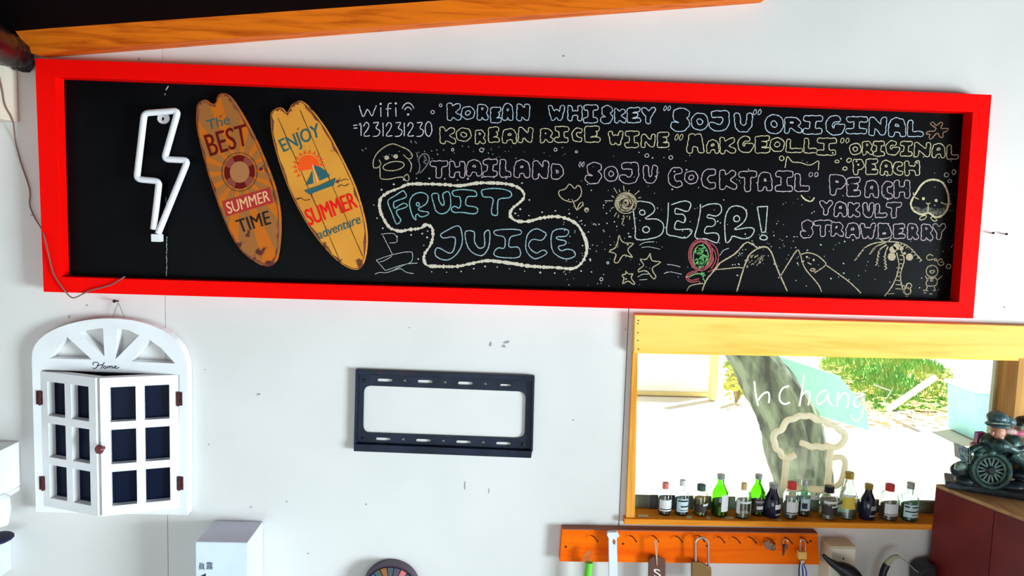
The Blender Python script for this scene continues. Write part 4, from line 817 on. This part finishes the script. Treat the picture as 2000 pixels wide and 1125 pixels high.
mk('brim', remesh(join(ell(c, (.034, .04, .008)), ell(c+Vector((-.01, 0, -.008)), (.02, .03, .012))), .002), mat('navy_felt', (.01, .012, .05), .7), t, smooth=True)
mk('stand', box(c.x-.018, c.x-.006, c.y, -.0006, c.z-.10, c.z-.012), M_pale, t)
p = at(35, 239, -.004); tu = at(34, 140, -.004)
tag(mk('cream_side_cabinet', box(-1.55, p.x, -.26, -.001, p.z, tu.z+.02, .002), mat('cream_panel', (.74, .68, .55), .5)), 'cream cabinet side above the cable in the upper left corner', 'cabinet')
# black plastic sheet over eave beam
vv = []
ctr = [at(46, 122, -.02), at(32, 106, -.06), at(0, 90, -.14), at(-40, 70, -.3), at(-200, -40, -.7)]
pts = catmull([tuple(p) for p in ctr], 6); r_ = list(np.linspace(.022, .05, len(pts)))
tv2, tf2 = tube(pts, r_, 18)
tv2 = [p+Vector((random.uniform(-.003, .003), random.uniform(-.003, .003), random.uniform(-.004, .004))) for p in tv2]
t = empty('black_plastic_sheet', at(20, 130, -.06), 'crumpled black plastic sheet with silver side bundled under the roof corner', 'sheet')
mk('roll', (tv2, tf2), mat('black_plastic', (.006, .006, .008), .3, bump=.6, bscale=40, spec=.15), t, smooth=True)
pts3 = [p+Vector((.004, -.02, .02)) for p in pts]; sv, sf = tube(pts3, [.012]*len(pts3), 8)
mk('silver_edge', ([p+Vector((random.uniform(-.003, .003), 0, random.uniform(-.004, .004))) for p in sv], sf), mat('silver_film', (.16, .18, .20), .35, metal=.5, bump=.6, bscale=60, col2=(.02, .02, .025), nscale=40), t)

# two little nails right of the board
for k, (x, y) in enumerate([(1940, 455), (1966, 457)]):
    tag(mk('hook_nail', tube([at(x, y+1, 0), at(x, y+1, -.012), at(x, y, -.014)], [.0015, .0015, .003], 8), M_nail), ('left' if k == 0 else 'right')+' one of two small dark nails in wall right of the red frame', 'nail')

# ------------------------------------------------------------ bottles
botg = 'miniature bottles on the window sill'
G_clear = glassy('clear_glass', (.97, .99, .98)); G_cyan = glassy('aqua_glass', (.72, .95, .97)); G_mint = glassy('mint_glass', (.66, .95, .84)); G_yel = glassy('pale_yellow_glass', (.93, .90, .62)); G_green = glassy('green_glass', (.22, .58, .05)); G_navy = mat('dark_bottle_glass', (.008, .012, .035), .12, spec=.6)
def B_mat(n, c, r=.5): return mat(n, c, r)
def label_arc(c, r, z0, z1, a0, a1, n=10):
    v, f = [], []
    for i in range(n+1):
        a = math.radians(-90+a0+(a1-a0)*i/n); 
        for z in (z0, z1): v.append((c[0]+r*math.cos(a), c[1]+r*math.sin(a), c[2]+z))
        if i < n: f.append((2*i, 2*i+2, 2*i+3, 2*i+1))
    return v, f
def bottle(px, pyt, wpx, kind, glass, cap, labelmats, label, yb_=.018, neck=.38, liquid=None, capr=1.15):
    base = Vector((at(px, 1005, yb_).x, yb_, sillz)); top = at(px, pyt, yb_); H = top.z-sillz; r = wpx/2*(1.8+yb_)/1500; nr = r*neck
    t = empty('bottle', base, label, 'bottle', botg)
    if kind == 'jar': prof = [(r*.86, 0), (r, .004), (r, H*.62), (r*.82, H*.74), (nr*1.15, H*.80), (nr, H*.86)]
    elif kind == 'slope': prof = [(r*.86, 0), (r, .004), (r*1.0, H*.45), (r*.85, H*.58), (nr*1.1, H*.76), (nr, H*.90)]
    elif kind == 'tall': prof = [(r*.88, 0), (r, .004), (r, H*.56), (r*.72, H*.66), (nr*1.05, H*.78), (nr, H*.92)]
    else: prof = [(r*.9, 0), (r, .003), (r, H*.58), (r*.9, H*.63), (nr, H*.68), (nr, H*.88)]
    if glass is not G_navy:
        w = .0014; inner = [(max(a-w, .001), max(b, .004) if i > 1 else .004) for i, (a, b) in enumerate(prof)][1:][::-1]
        ov = prof+[(a, b) for a, b in inner]
        V, Fc = [], []; seg = 24
        for a, b in ov:
            for k in range(seg): th = 2*math.pi*k/seg; V.append(Vector((base.x+a*math.cos(th), base.y+a*math.sin(th), base.z+b)))
        for i in range(len(ov)-1):
            for k in range(seg): Fc.append((i*seg+k, i*seg+(k+1) % seg, (i+1)*seg+(k+1) % seg, (i+1)*seg+k))
        Fc.append(tuple(range(seg))); Fc.append(tuple((len(ov)-1)*seg+k for k in range(seg)))
        mk('glass_body', (V, Fc), glass, t, smooth=True)
    else: mk('glass_body', lathe(prof, base, 24), glass, t, smooth=True)
    ch = H-prof[-1][1]; cr_ = nr*capr+.0008; z = prof[-1][1]-ch*.35
    cp = []
    for i in range(5): cp += [(cr_, z+(H-z)*i/5), (cr_*.95, z+(H-z)*(i+.5)/5)]
    mk('cap', lathe(cp+[(cr_, H-.001), (cr_*.9, H)], base, 20), cap, t, smooth=False)
    for m, z0, z1, a0, a1 in labelmats: mk('paper_label' if m is not M_tar else 'label_band', label_arc(base, r+.0006+(.0003 if m is M_tar or m is M_ink else 0), z0*H, z1*H, a0, a1), m, t)
    if liquid: mk('liquid', lathe([(r-.0022, .005), (r-.0020, .007), (r-.0020, H*liquid[1])], base, 20), liquid[0], t)
    return t
c_red = B_mat('red_cap', (.72, .05, .05)); c_pink = B_mat('faded_red_cap', (.85, .20, .18)); c_dkg = B_mat('dark_green_cap', (.05, .12, .10)); c_sil = mat('silver_cap', (.55, .6, .58), .3, metal=.6); c_blk = B_mat('black_cap', (.01, .015, .02), .3); c_gold = mat('gold_cap', (.45, .30, .04), .35, metal=.3); c_clr = B_mat('frosted_cap', (.75, .78, .80), .3); c_cork = B_mat('tan_cork', (.75, .55, .25))
L_w = B_mat('white_label', (.82, .84, .84)); L_b = B_mat('black_label', (.03, .022, .018)); L_y = B_mat('yellow_label', (.80, .60, .06)); L_g = B_mat('grey_label', (.35, .38, .40)); L_c = B_mat('pale_blue_label', (.62, .80, .86))
liqy = glassy('yellow_liquid', (.9, .82, .35)); 
bottle(1297, 942, 27, 'jar', G_clear, c_pink, [(L_w, .15, .5, -60, 60), (M_tar, .19, .22, -55, 58)], 'clear miniature bottle with faded red cap, leftmost on the sill')
bottle(1330, 937, 27, 'shoulder', G_cyan, c_clr, [(L_c, .12, .50, -55, 55), (M_tar, .42, .46, -45, 45), (M_tar, .26, .30, -20, 50), (M_tar, .16, .18, -30, 50)], 'pale blue miniature bottle with frosted stopper, second from left', neck=.36)
bottle(1367, 946, 29, 'jar', G_yel, c_dkg, [(L_b, .14, .40, -65, 65), (L_w, .35, .42, 5, 62)], 'pale yellow miniature bottle with dark green cap and black label', neck=.5, liquid=(liqy, .55))
bottle(1404, 926, 33, 'tall', G_green, c_sil, [(L_w, .14, .55, -5, 62)], 'bright green miniature bottle with tall white label, left of the tree', neck=.40)
bottle(1450, 943, 31, 'jar', G_clear, c_cork, [(L_w, .15, .56, -70, -40), (L_w, .46, .52, -40, 60), (L_w, .12, .48, 55, 75)], 'squat clear miniature bottle with tan cork and a little yellow drink', yb_=.006, neck=.3, liquid=(liqy, .18))
bottle(1477, 926, 31, 'tall', G_green, c_sil, [(L_b, .10, .42, -60, 60), (L_g, .33, .38, -30, 40), (L_w, .17, .25, -20, 30)], 'green miniature bottle with dark label beside the squat corked bottle', yb_=.030, neck=.38)
bottle(1507, 943, 33, 'slope', G_navy, c_sil, [(L_w, .28, .42, 0, 55), (L_g, .10, .15, 5, 50)], 'dark navy miniature bottle with small silver label, left of the neon mug base', yb_=.016, neck=.45)
bottle(1543, 941, 30, 'jar', G_clear, c_red, [(L_w, .15, .5, -50, 50), (M_tar, .17, .20, -50, 50)], 'clear miniature bottle with bright red cap in front of the neon mug', yb_=.010, neck=.5)
bottle(1568, 936, 26, 'shoulder', G_mint, c_sil, [(L_c, .14, .50, -45, 45), (M_ink, .22, .38, -35, 10), (M_tar, .13, .16, -40, 40)], 'mint glass miniature bottle behind the bright red capped one', yb_=.030, neck=.42)
bottle(1616, 949, 35, 'jar', G_clear, c_blk, [(L_b, .16, .46, -65, 65), (L_w, .40, .45, 0, 60), (L_w, .52, .60, -50, 60)], 'clear miniature bottle with black cap and black label under the neon mug handle', yb_=.012, neck=.46, liquid=(liqy, .30))
bottle(1653, 922, 37, 'slope', G_clear, c_gold, [(L_y, .24, .50, -55, 25), (L_w, .50, .56, -60, 30), (L_w, .38, .52, 40, 70)], 'tallest clear miniature bottle with gold cap and yellow label', neck=.42, capr=1.1, liquid=(glassy('pale_green_liquid', (.72, .95, .75)), .24))
bottle(1693, 945, 32, 'slope', G_navy, c_gold, [(L_g, .30, .42, 0, 55), (L_g, .12, .16, -10, 50)], 'dark navy miniature bottle with grey label right of the gold-capped bottle', yb_=.014, neck=.42)
bottle(1734, 945, 36, 'jar', G_clear, c_red, [(L_w, .16, .50, -50, 50), (M_tar, .19, .21, -55, 40)], 'wide clear miniature bottle with crimson cap second from right', yb_=.014, neck=.42)
bottle(1774, 942, 35, 'shoulder', G_mint, c_sil, [(L_c, .12, .46, -60, 60), (M_tar, .38, .42, -55, -25), (M_tar, .38, .41, -10, 45), (M_tar, .26, .29, -50, 50), (M_tar, .18, .20, -10, 50)], 'mint glass miniature bottle with grey cap at the right end', yb_=.012, neck=.36)
q = at(1293, 984, .046)
tag(mk('dark_card', box(at(1270, 990, .046).x, at(1318, 990, .046).x, .046, .0485, sillz, at(1293, 967, .046).z), mat('smoky_card', (.05, .05, .06), .4)), 'small dark card standing behind the leftmost bottle', 'card')

# ------------------------------------------------------------ neon beer mug
nm = empty('neon_beer_mug', (at(1580, 980, .048).x, .05, sillz+.03), 'cream neon beer mug sign hanging inside the window', 'neon sign')
foam = cr([(690, 655), (730, 668), (765, 685), (810, 680), (850, 690), (890, 678), (940, 690), (985, 668), (1012, 625), (1008, 585), (975, 565), (940, 530), (895, 520), (850, 490), (805, 488), (760, 458), (715, 462), (680, 458), (640, 480), (595, 490), (570, 520), (550, 560), (505, 580), (490, 620), (500, 655), (510, 700), (540, 720), (555, 755), (600, 765), (650, 742)], o6, s6)
mk('foam_tube', tube([Vector(p) for p in catmull([tuple(at(x, y, .046)) for x, y in foam], 4)], .0078, 12), M_mug, nm, smooth=True)
mugb = rounded(cr([(585, 775), (565, 985), (885, 1000), (908, 705)], o6, s6), 5)
mk('glass_tube', tube([at(x, y, .046) for x, y in mugb], .0080, 12), M_mug, nm, smooth=True)
hnd = cr([(925, 765), (985, 762), (1012, 790), (1008, 850), (990, 930), (955, 970), (905, 978)], o6, s6)
mk('handle_tube', tube([Vector(p) for p in catmull([tuple(at(x, y, .046)) for x, y in hnd], 4)], .0072, 12), M_mug, nm, smooth=True)
mk('base_strip', quadbox([(1533, 968), (1640, 972), (1640, 978), (1533, 974)], .036, .010, .001), M_white, nm)

# ------------------------------------------------------------ hook board with hanging things
hk = empty('hook_board', at(1340, 1100, -.02), 'orange stained wooden board with bent nails below the window', 'hook board')
YK = -.026
mk('board', bevel(prism([at(*p, YK) for p in [(1098, 1034), (1597, 1042), (1601, 1103), (1093, 1097)]], .025), .0015), M_hookb, hk)
mk('top_ledge', prism([at(1100, 1033, YK-.0), at(1597, 1041, YK), at(1597, 1043, YK), at(1100, 1035, YK)], .0245), mat('worn_ledge', (.32, .10, .05), .7), hk)
for x, y in [(1163, 1047), (1238, 1047), (1281, 1047), (1327, 1048), (1370, 1047), (1409, 1049), (1439, 1050), (1470, 1050), (1506, 1052), (1540, 1051), (1570, 1050)]:
    a = at(x-8, y-1, YK); mk('nail', tube([a, a+Vector((.005, -.008, .001)), a+Vector((.010, -.016, -.003)), a+Vector((.013, -.02, -.007))], [.0013, .0013, .0012, .0018], 6), M_nail, hk)
for x, y in [(1105, 1068), (1217, 1062), (1583, 1057), (1381, 1066)]: mk('screw_hole', lathe([(.003, 0), (.003, .0005)], at(x, y, YK), 8, (0, -1, 0)), M_nail, hk)
YG = -.048
t = empty('green_brush', at(1148, 1200, YG), 'bright green handle with copper wire loop hanging on the hook board', 'brush')
mk('handle', tube([at(1151, 1098, YG), at(1148, 1125, YG), at(1144, 1200, YG)], [.0088, .0095, .010], 14), mat('lime_plastic', (.12, .62, .03), .4), t, smooth=True)
mk('wire_loop', join(*[tube([at(1148+dx, 1100, YG), at(1148+dx*1.4, 1085, YG), at(1153+dx*.6, 1076, YG)], .0013, 6) for dx in (-5, -2, 2, 5)]), mat('copper_wire', (.55, .22, .08), .4, metal=.5), t)
t = empty('white_brush', at(1197, 1200, YG), 'pale blue-white plastic brush handle with a hanging hole on the hook board', 'brush')
hv_ = [(1188, 1046), (1188, 1040), (1206, 1040), (1206, 1046), (1204, 1052), (1207, 1200), (1191, 1200), (1190, 1052)]
mk('grip', bevel(flatplate([hv_[::-1], circ(1199, 1058, 3, 6, n=8)[:-1]], YG, .012), .0008, 1), mat('bluewhite_plastic', (.72, .76, .9), .35), t)
t = empty('wooden_tag', at(1283, 1160, YG), 'dark brown wooden tag painted with a white S hanging on string', 'tag')
tg = [(1268, 1094), (1275, 1088), (1288, 1088), (1300, 1095), (1299, 1160), (1266, 1160)]
mk('plaque', bevel(prism([at(*p, YG) for p in tg], .01), .001), mat('brown_tag', (.13, .045, .03), .5), t)
text_on('lettering', 'S', [(1276, 1110), (1290, 1113), (1292, 1130), (1278, 1127)], YG-.0006, L_w, t, .02)
mk('string', join(*[tube([at(1281+dx, 1054, YG), at(1282+dx*.5, 1075, YG-.002), at(1283, 1104, YG-.001)], .0009, 5) for dx in (-3, 0, 3)]), mat('jute', (.62, .42, .25), .8), t)
def padlock(name, x0, x1, yt, yb0, yb1, label, m, r, tilt=0):
    t = empty(name, at((x0+x1)/2, yb1, YG), label, 'padlock')
    w = x1-x0; pts_ = [(x0+w*.15, yb0+2)]+[((x0+x1)/2-w*.35*math.cos(a), yt+w*.35-w*.35*math.sin(a)) for a in [k*math.pi/8 for k in range(9)]]+[(x1-w*.15, yb0-2+tilt)]
    mk('shackle', tube([at(x, y, YG) for x, y in pts_], r, 8), M_grey, t, smooth=True)
    mk('lock_body', bevel(prism([at(x, y, YG-.007) for x, y in [(x0-1, yb0), (x0+w*.4, yb0+1), (x1+1, yb0+tilt), (x1+1, yb1), (x0-1, yb1)]], .014), .0015), m, t); return t
padlock('padlock', 1353, 1389, 1050, 1098, 1150, 'large old brass padlock with steel shackle on the hook board', mat('old_brass', (.26, .15, .05), .4, metal=.4), .0026, 13)
padlock('padlock', 1561, 1575, 1054, 1078, 1093, 'small yellow brass padlock at the right end of the hook board', mat('bright_brass', (.85, .50, .12), .4), .0014, 0)
t = empty('ribbon', at(1567, 1140, YG), 'blue and white twisted ribbon hanging under the small brass padlock', 'ribbon')
for k, (dx, m) in enumerate([(-5, M_ink), (-2, L_w), (1, mat('royal_blue', (.02, .05, .38), .5)), (4, L_w), (6, MATS['royal_blue'])]):
    mk('strand', tube([Vector(p) for p in catmull([tuple(at(1565+dx*.3, 1097, YG)), tuple(at(1566+dx, 1108, YG-.002*k)), tuple(at(1567+dx*1.3, 1122, YG)), tuple(at(1566+dx, 1145, YG))], 4)], .0017, 6), m, t)
mk('clasp', box(at(1563, 1095, YG).x, at(1570, 1095, YG).x, YG-.004, YG+.002, at(1566, 1103, YG).z, at(1566, 1093, YG).z, .001), M_grey, t)
t = empty('key_bunch', at(1534, 1085, YG), 'small bunch of dark keys hanging left of the small brass padlock', 'keys')
mk('key_ring', tube([at(*p, YG) for p in circ(1534, 1059, 5, 5, n=14)], .0009, 6), M_grey, t)
mdk = mat('dark_key', (.10, .06, .05), .4, metal=.6)
for k in range(3): mk('key', prism([at(*p, YG+.002-.003*k) for p in [(1528+3*k, 1062), (1533+3*k, 1063), (1534+2*k, 1070), (1531+2*k, 1071), (1531+k, 1086-3*k), (1528+k, 1086-3*k), (1529+k, 1070)]], .0015), mdk, t)
t = empty('metal_clip', at(1508, 1076, YG), 'small tarnished grey metal clip hanging on the hook board', 'clip')
mk('clip_body', bevel(prism([at(*p, YG) for p in [(1492, 1060), (1500, 1056), (1512, 1066), (1516, 1072), (1508, 1076), (1496, 1072)]], .004), .001), mat('tarnish', (.20, .13, .10), .5, metal=.5), t)
mk('clip_ring', tube([at(*p, YG) for p in circ(1511, 1070, 4, 4, n=12)], .001, 6), mdk, t)

# ------------------------------------------------------------ beige junction box and neighbours
p = at(1622, 1067, -.055); q = at(1673, 1068, -.055)
jb = empty('junction_box', (p.x+.03, -.03, .75), 'beige plastic electrical box on the wall right of the hook board', 'electrical box')
mk('housing', box(p.x, q.x, -.055, -.0006, .75, p.z, .002), M_beige, jb)
mk('front_cover', box(p.x+.003, q.x-.003, -.0575, -.055, .76, p.z-.004, .001), mat('cover_cream', (.84, .79, .66), .4), jb)
mk('screw', lathe([(.0022, 0), (.0022, .001)], at(1647, 1091, -.0577), 8, (0, -1, 0)), M_dark, jb)
t = empty('black_tap', at(1660, 1200, -.10), 'black pointed plastic spout in front of the beige electrical box', 'spout')
sp2 = [(1608, 1084, 3.5), (1618, 1094, 6), (1632, 1104, 9), (1648, 1112, 15), (1662, 1125, 20), (1672, 1150, 22), (1676, 1190, 22)]
mk('spout', tube(catmull([tuple(at(x, y, -.10)) for x, y, r in sp2], 4), list(np.interp(np.linspace(0, 6, 25), range(7), [r*.00113 for _, _, r in sp2])), 14), M_dark, t, smooth=True)
mk('collar', lathe([(.027, -.05), (.029, -.04), (.026, -.03)], at(1676, 1150, -.10), 16), M_dark, t)
t = empty('gooseneck_tube', at(1725, 1200, -.05), 'dark bent tube with pale tip and thin wire left of the oxblood cabinet', 'tube')
mk('sleeve', tube(catmull([tuple(at(x, y, -.05)) for x, y in [(1722, 1200), (1722, 1140), (1725, 1118), (1732, 1102)]], 5), .0085, 12), M_dark, t, smooth=True)
mk('tip', tube(catmull([tuple(at(x, y, -.05)) for x, y in [(1732, 1102), (1738, 1094), (1746, 1088), (1755, 1087)]], 5), list(np.linspace(.0082, .0045, 16)), 12), mat('pale_green_tip', (.45, .48, .33), .5), t, smooth=True)
mk('wire', tube(catmull([tuple(at(x, y, -.05)) for x, y in [(1755, 1087), (1770, 1097), (1786, 1112), (1797, 1119), (1806, 1121)]], 5), .0011, 6), mat('grey_wire', (.4, .36, .3), .5), t)
t = empty('dark_box', at(1815, 1150, -.04), 'dark plug block at the bottom beside the oxblood cabinet', 'plug')
mk('block', bevel(prism([at(*p, -.06) for p in [(1798, 1120), (1808, 1111), (1828, 1106), (1834, 1160), (1798, 1160)]], .05), .003), M_dark, t)

# ------------------------------------------------------------ oxblood cabinet
A0 = at(1830, 945, -.022); zc = A0.z; A1 = onz(2000, 1010, zc)
d = (A1-A0); d.z = 0; d.normalize(); n_ = Vector((-d.y, d.x, 0))
if n_.x < 0: n_ = -n_
Lc, Wc = .62, .50
cbn = empty('oxblood_cabinet', (A0.x+.3, -.25, 0), 'tall dark red cabinet at right with a bare plywood top', 'cabinet')
def footprint(a, l0, l1, w0, w1): return [a+d*l0+n_*w0, a+d*l1+n_*w0, a+d*l1+n_*w1, a+d*l0+n_*w1]
def vprism(fp, z0, z1):
    v = [(p.x, p.y, z0) for p in fp]+[(p.x, p.y, z1) for p in fp]; return v, [(0, 1, 2, 3), (7, 6, 5, 4), (0, 4, 5, 1), (1, 5, 6, 2), (2, 6, 7, 3), (3, 7, 4, 0)]
fp = footprint(A0, 0, Lc, .0, Wc); fp[3].y = min(fp[3].y, -.022)
mk('carcass', vprism(fp, 0, zc-.012), M_cab, cbn)
mk('side_panel', vprism([fp[0]-n_*.003, fp[0]+d*.15-n_*.003, fp[0]+d*.15, fp[0]], 0, zc-.012), M_cab, cbn)
mk('side_panel', vprism([fp[0]+d*.152-n_*.003, fp[0]+d*Lc-n_*.003, fp[0]+d*Lc, fp[0]+d*.152], 0, zc-.012), M_cab, cbn)
mk('plywood_top', vprism([fp[0]-n_*.003, fp[1]-n_*.003, fp[2], fp[3]], zc-.0115, zc-.008), mat('oxblood_top', (.2, .03, .02), .4), cbn)
mk('top_edge', vprism([fp[0]-n_*.003, fp[1]-n_*.003, fp[2], fp[3]], zc-.008, zc), M_ply, cbn)

# ------------------------------------------------------------ motorcycle figurine
F0 = onz(1920, 975, zc); YM = F0.y+.035
fg = empty('motorcycle_figurine', (F0.x+.02, YM, zc), 'dark green bronze-look figurine of a rider in cap on a motorcycle', 'figurine')
mp_ = lambda x, y, dy=0: at(x, y, YM+dy)
G1 = mat('bronze_green', (.045, .10, .085), .35, bump=.4, bscale=120, col2=(.02, .045, .05), nscale=60, metal=.25)
G2 = mat('bronze_dark', (.008, .016, .028), .4, bump=.4, bscale=100, col2=(.02, .035, .04), nscale=50)
G3 = mat('bronze_pale', (.22, .34, .28), .35, bump=.3, bscale=100, col2=(.08, .14, .12), nscale=60)
skin = mat('painted_skin', (.55, .26, .16), .5, col2=(.45, .2, .14), nscale=40)
u_ = .00111
# base
bpts = [(1868, 928), (1880, 952), (1915, 960), (1960, 972), (2010, 985), (2080, 990), (2080, 960), (2000, 935), (1950, 915), (1900, 915)]
fy = Vector((1, -.55, 0)).normalized(); fxn = Vector((.55, 1, 0)).normalized()
bc = Vector((F0.x+.07, YM+.01, zc))
def bb(l0, l1, w0, w1, z0, z1, b=.003):
    v = [bc+fy*l+fxn*w+Vector((0, 0, z)) for z in (z0, z1) for w in (w0, w1) for l in (l0, l1)]; return bevel((v, box(0, 1, 0, 1, 0, 1)[1]), b)
mk('plinth', bb(-.115, .13, -.035, .045, 0, .016), G2, fg)
# front wheel, facing camera-left
wc = mp_(1934, 918); wr0 = 41*u_; ax = Vector((-.25, -1, .12)).normalized(); e1 = Vector((0, 0, 1)); e1 = (e1-ax*e1.dot(ax)).normalized(); e2 = ax.cross(e1)
if wc.z-wr0 < zc+.012: pass
def wring(R, r, tw, n=40, seg=10, bumpy=0):
    V, Fc = [], []
    for i in range(n):
        a = 2*math.pi*i/n; dr_ = e1*math.cos(a)+e2*math.sin(a)
        for k in range(seg):
            b = 2*math.pi*k/seg; rr = r*(1+(bumpy if i % 2 else 0)); V.append(wc+dr_*(R+rr*math.cos(b))+ax*(tw*math.sin(b)))
    for i in range(n):
        for k in range(seg): Fc.append((i*seg+k, i*seg+(k+1) % seg, ((i+1) % n)*seg+(k+1) % seg, ((i+1) % n)*seg+k))
    return V, Fc
wheel = mk('wheel', wring(wr0*.86, wr0*.15, .012, 48, 10, .18), G1, fg, smooth=True)
mk('rim', wring(wr0*.66, wr0*.06, .009, 36, 8), G3, wheel, smooth=True)
for k in range(8):
    a = 2*math.pi*k/8; dr_ = e1*math.cos(a)+e2*math.sin(a); d2 = e1*math.cos(a+.2)+e2*math.sin(a+.2); d3 = e1*math.cos(a-.2)+e2*math.sin(a-.2)
    mk('spoke', join(tube([wc+dr_*wr0*.12+ax*.004, wc+d2*wr0*.62+ax*.004], .0019, 6), tube([wc+dr_*wr0*.12+ax*.004, wc+d3*wr0*.62+ax*.004], .0019, 6)), G3, wheel)
mk('hub', lathe([(wr0*.24, -.006), (wr0*.24, .006), (wr0*.14, .010)], wc, 14, ax), G2, wheel, smooth=True)
mk('inner_disc', lathe([(wr0*.66, -.012), (wr0*.66, -.006)], wc, 30, ax), G2, wheel)
# machine body
mach = join(ell(mp_(1880, 918, .035), (.030, .02, .020)), ell(mp_(1885, 938, .02), (.024, .022, .014)), ell(mp_(1950, 915, .05), (.07, .022, .022)), ell(mp_(2010, 925, .03), (.05, .03, .022)), ell(mp_(1985, 950, .01), (.05, .02, .013)), ell(mp_(1900, 905, .04), (.03, .018, .02)), tube([mp_(1868, 922, .03), mp_(1890, 912, .03)], .009, 10), tube([mp_(1925, 960, .03), mp_(1990, 965, .01), mp_(2060, 975, 0)], .009, 10))
mk('chassis', remesh(mach, .0022, 3), G2, fg, smooth=True)
fen = [mp_(1885, 905, .01), mp_(1895, 880, .01), mp_(1930, 868, .01), mp_(1965, 878, .01), mp_(1983, 905, .01)]
mk('mudguard', tube(catmull([tuple(p) for p in fen], 6), .0075, 10), G1, fg, smooth=True)
mk('front_fender', remesh(join(ell(mp_(1878, 910, .02), (.016, .012, .012)), ell(mp_(1870, 915, .02), (.008, .008, .005))), .0018, 2), G3, fg, smooth=True)
# grille lamp box
lb = [mp_(1873, 869), mp_(1893, 876), mp_(1893, 905), mp_(1875, 897)]
hl_ = mk('lamp_box', bevel(prism(lb, .022), .0015), G2, fg)
mk('lamp_rim', tube([mp_(1873, 869, -.001), mp_(1893, 876, -.001), mp_(1893, 905, -.001), mp_(1875, 897, -.001)], .0013, 6, closed=True), G3, hl_)
mk('lamp_bar', tube([mp_(1873, 884, -.001), mp_(1894, 890, -.001)], .001, 6), G3, hl_)
mk('luggage', bevel(prism([mp_(1911, 846, .03), mp_(1926, 845, .03), mp_(1928, 872, .03), mp_(1902, 874, .03), mp_(1902, 868, .03), mp_(1908, 866, .03)], .015), .001), mat('painted_maroon', (.40, .03, .10), .5, col2=(.04, .05, .3), nscale=30), fg)
# rider
rid = join(ell(mp_(1950, 878, .03), (.032, .024, .028)), ell(mp_(1932, 862, .02), (.022, .018, .020)), ell(mp_(1918, 878, .012), (.017, .012, .012)), ell(mp_(1912, 887, .008), (.013, .01, .009)),
           tube([mp_(1928, 858, .01), mp_(1940, 870, -.004), mp_(1960, 876, -.01)], [.013, .014, .012], 12), ell(mp_(1957, 870, -.014), (.022, .015, .015), rot=Matrix.Rotation(.3, 3, 'Y')),
           tube([mp_(1965, 872, -.012), mp_(1985, 880, -.012), mp_(2008, 874, -.012)], [.012, .009, .007], 12), ell(mp_(1935, 884, .0), (.012, .01, .008)), ell(mp_(1970, 892, .02), (.024, .02, .022)),
           ell(mp_(1975, 868, .03), (.025, .02, .025)), tube([mp_(1975, 885, 0), mp_(2000, 905, -.01), mp_(2020, 930, -.01)], [.016, .013, .010], 12), tube([mp_(1948, 855, .015), mp_(1948, 842, .012)], [.012, .012], 12))
rider = mk('rider_body', remesh(rid, .0018, 2), G1, fg, smooth=True)
hd = join(ell(mp_(1949, 843, .004), (.017, .016, .018)), ell(mp_(1938, 846, -.006), (.004, .004, .005)), ell(mp_(1952, 855, -.002), (.010, .009, .008)), ell(mp_(1962, 845, -.002), (.004, .003, .006)))
mk('head', remesh(hd, .0014, 2), skin, rider, smooth=True, label='painted face under the cap')
cp_ = join(ell(mp_(1948, 816, .004), (.024, .022, .017), rot=Matrix.Rotation(.06, 3, 'Y')), ell(mp_(1948, 830, -.002), (.028, .025, .006), rot=Matrix.Rotation(.06, 3, 'Y')), ell(mp_(1970, 822, .008), (.018, .015, .012), rot=Matrix.Rotation(.35, 3, 'Y')))
mk('cap', remesh(cp_, .0018, 2), mat('cap_teal', (.03, .07, .085), .35, col2=(.07, .14, .14), nscale=40), rider, smooth=True)
mk('cap_band', tube([mp_(1948+26*math.cos(a)*.95, 827+2*math.cos(a), -.024*math.sin(a)-.0) for a in [k*math.pi/8 for k in range(9)]], .0018, 6), G3, rider)
mk('scarf', remesh(join(ell(mp_(1972, 842, .0), (.020, .012, .008), rot=Matrix.Rotation(.2, 3, 'Y')), ell(mp_(1990, 845, .0), (.02, .012, .007))), .0016, 2), mat('scarf_cream', (.55, .42, .36), .6, col2=(.6, .12, .22), nscale=45), rider, smooth=True)
pas = join(ell(mp_(1996, 840, .03), (.022, .018, .020)), ell(mp_(2005, 865, .03), (.03, .022, .03)), ell(mp_(1998, 892, .01), (.022, .018, .022)), ell(mp_(2015, 905, .02), (.03, .02, .02)))
psg = mk('passenger_body', remesh(pas, .002, 2), mat('passenger_paint', (.42, .30, .22), .6, col2=(.55, .5, .42), nscale=30), fg, smooth=True)
mk('passenger_cap', remesh(join(ell(mp_(2002, 822, .03), (.022, .02, .012)), ell(mp_(1994, 828, .02), (.014, .012, .005))), .002, 2), G2, psg, smooth=True)

for o in fg.children_recursive:            # nothing of the figurine reaches below the plywood top
    w = Vector((0, 0, 0)); p = o
    while p is not None: w += Vector(p.location); p = p.parent
    for v in o.data.vertices:
        if v.co.z+w.z < zc+.0006: v.co.z = zc+.0006-w.z
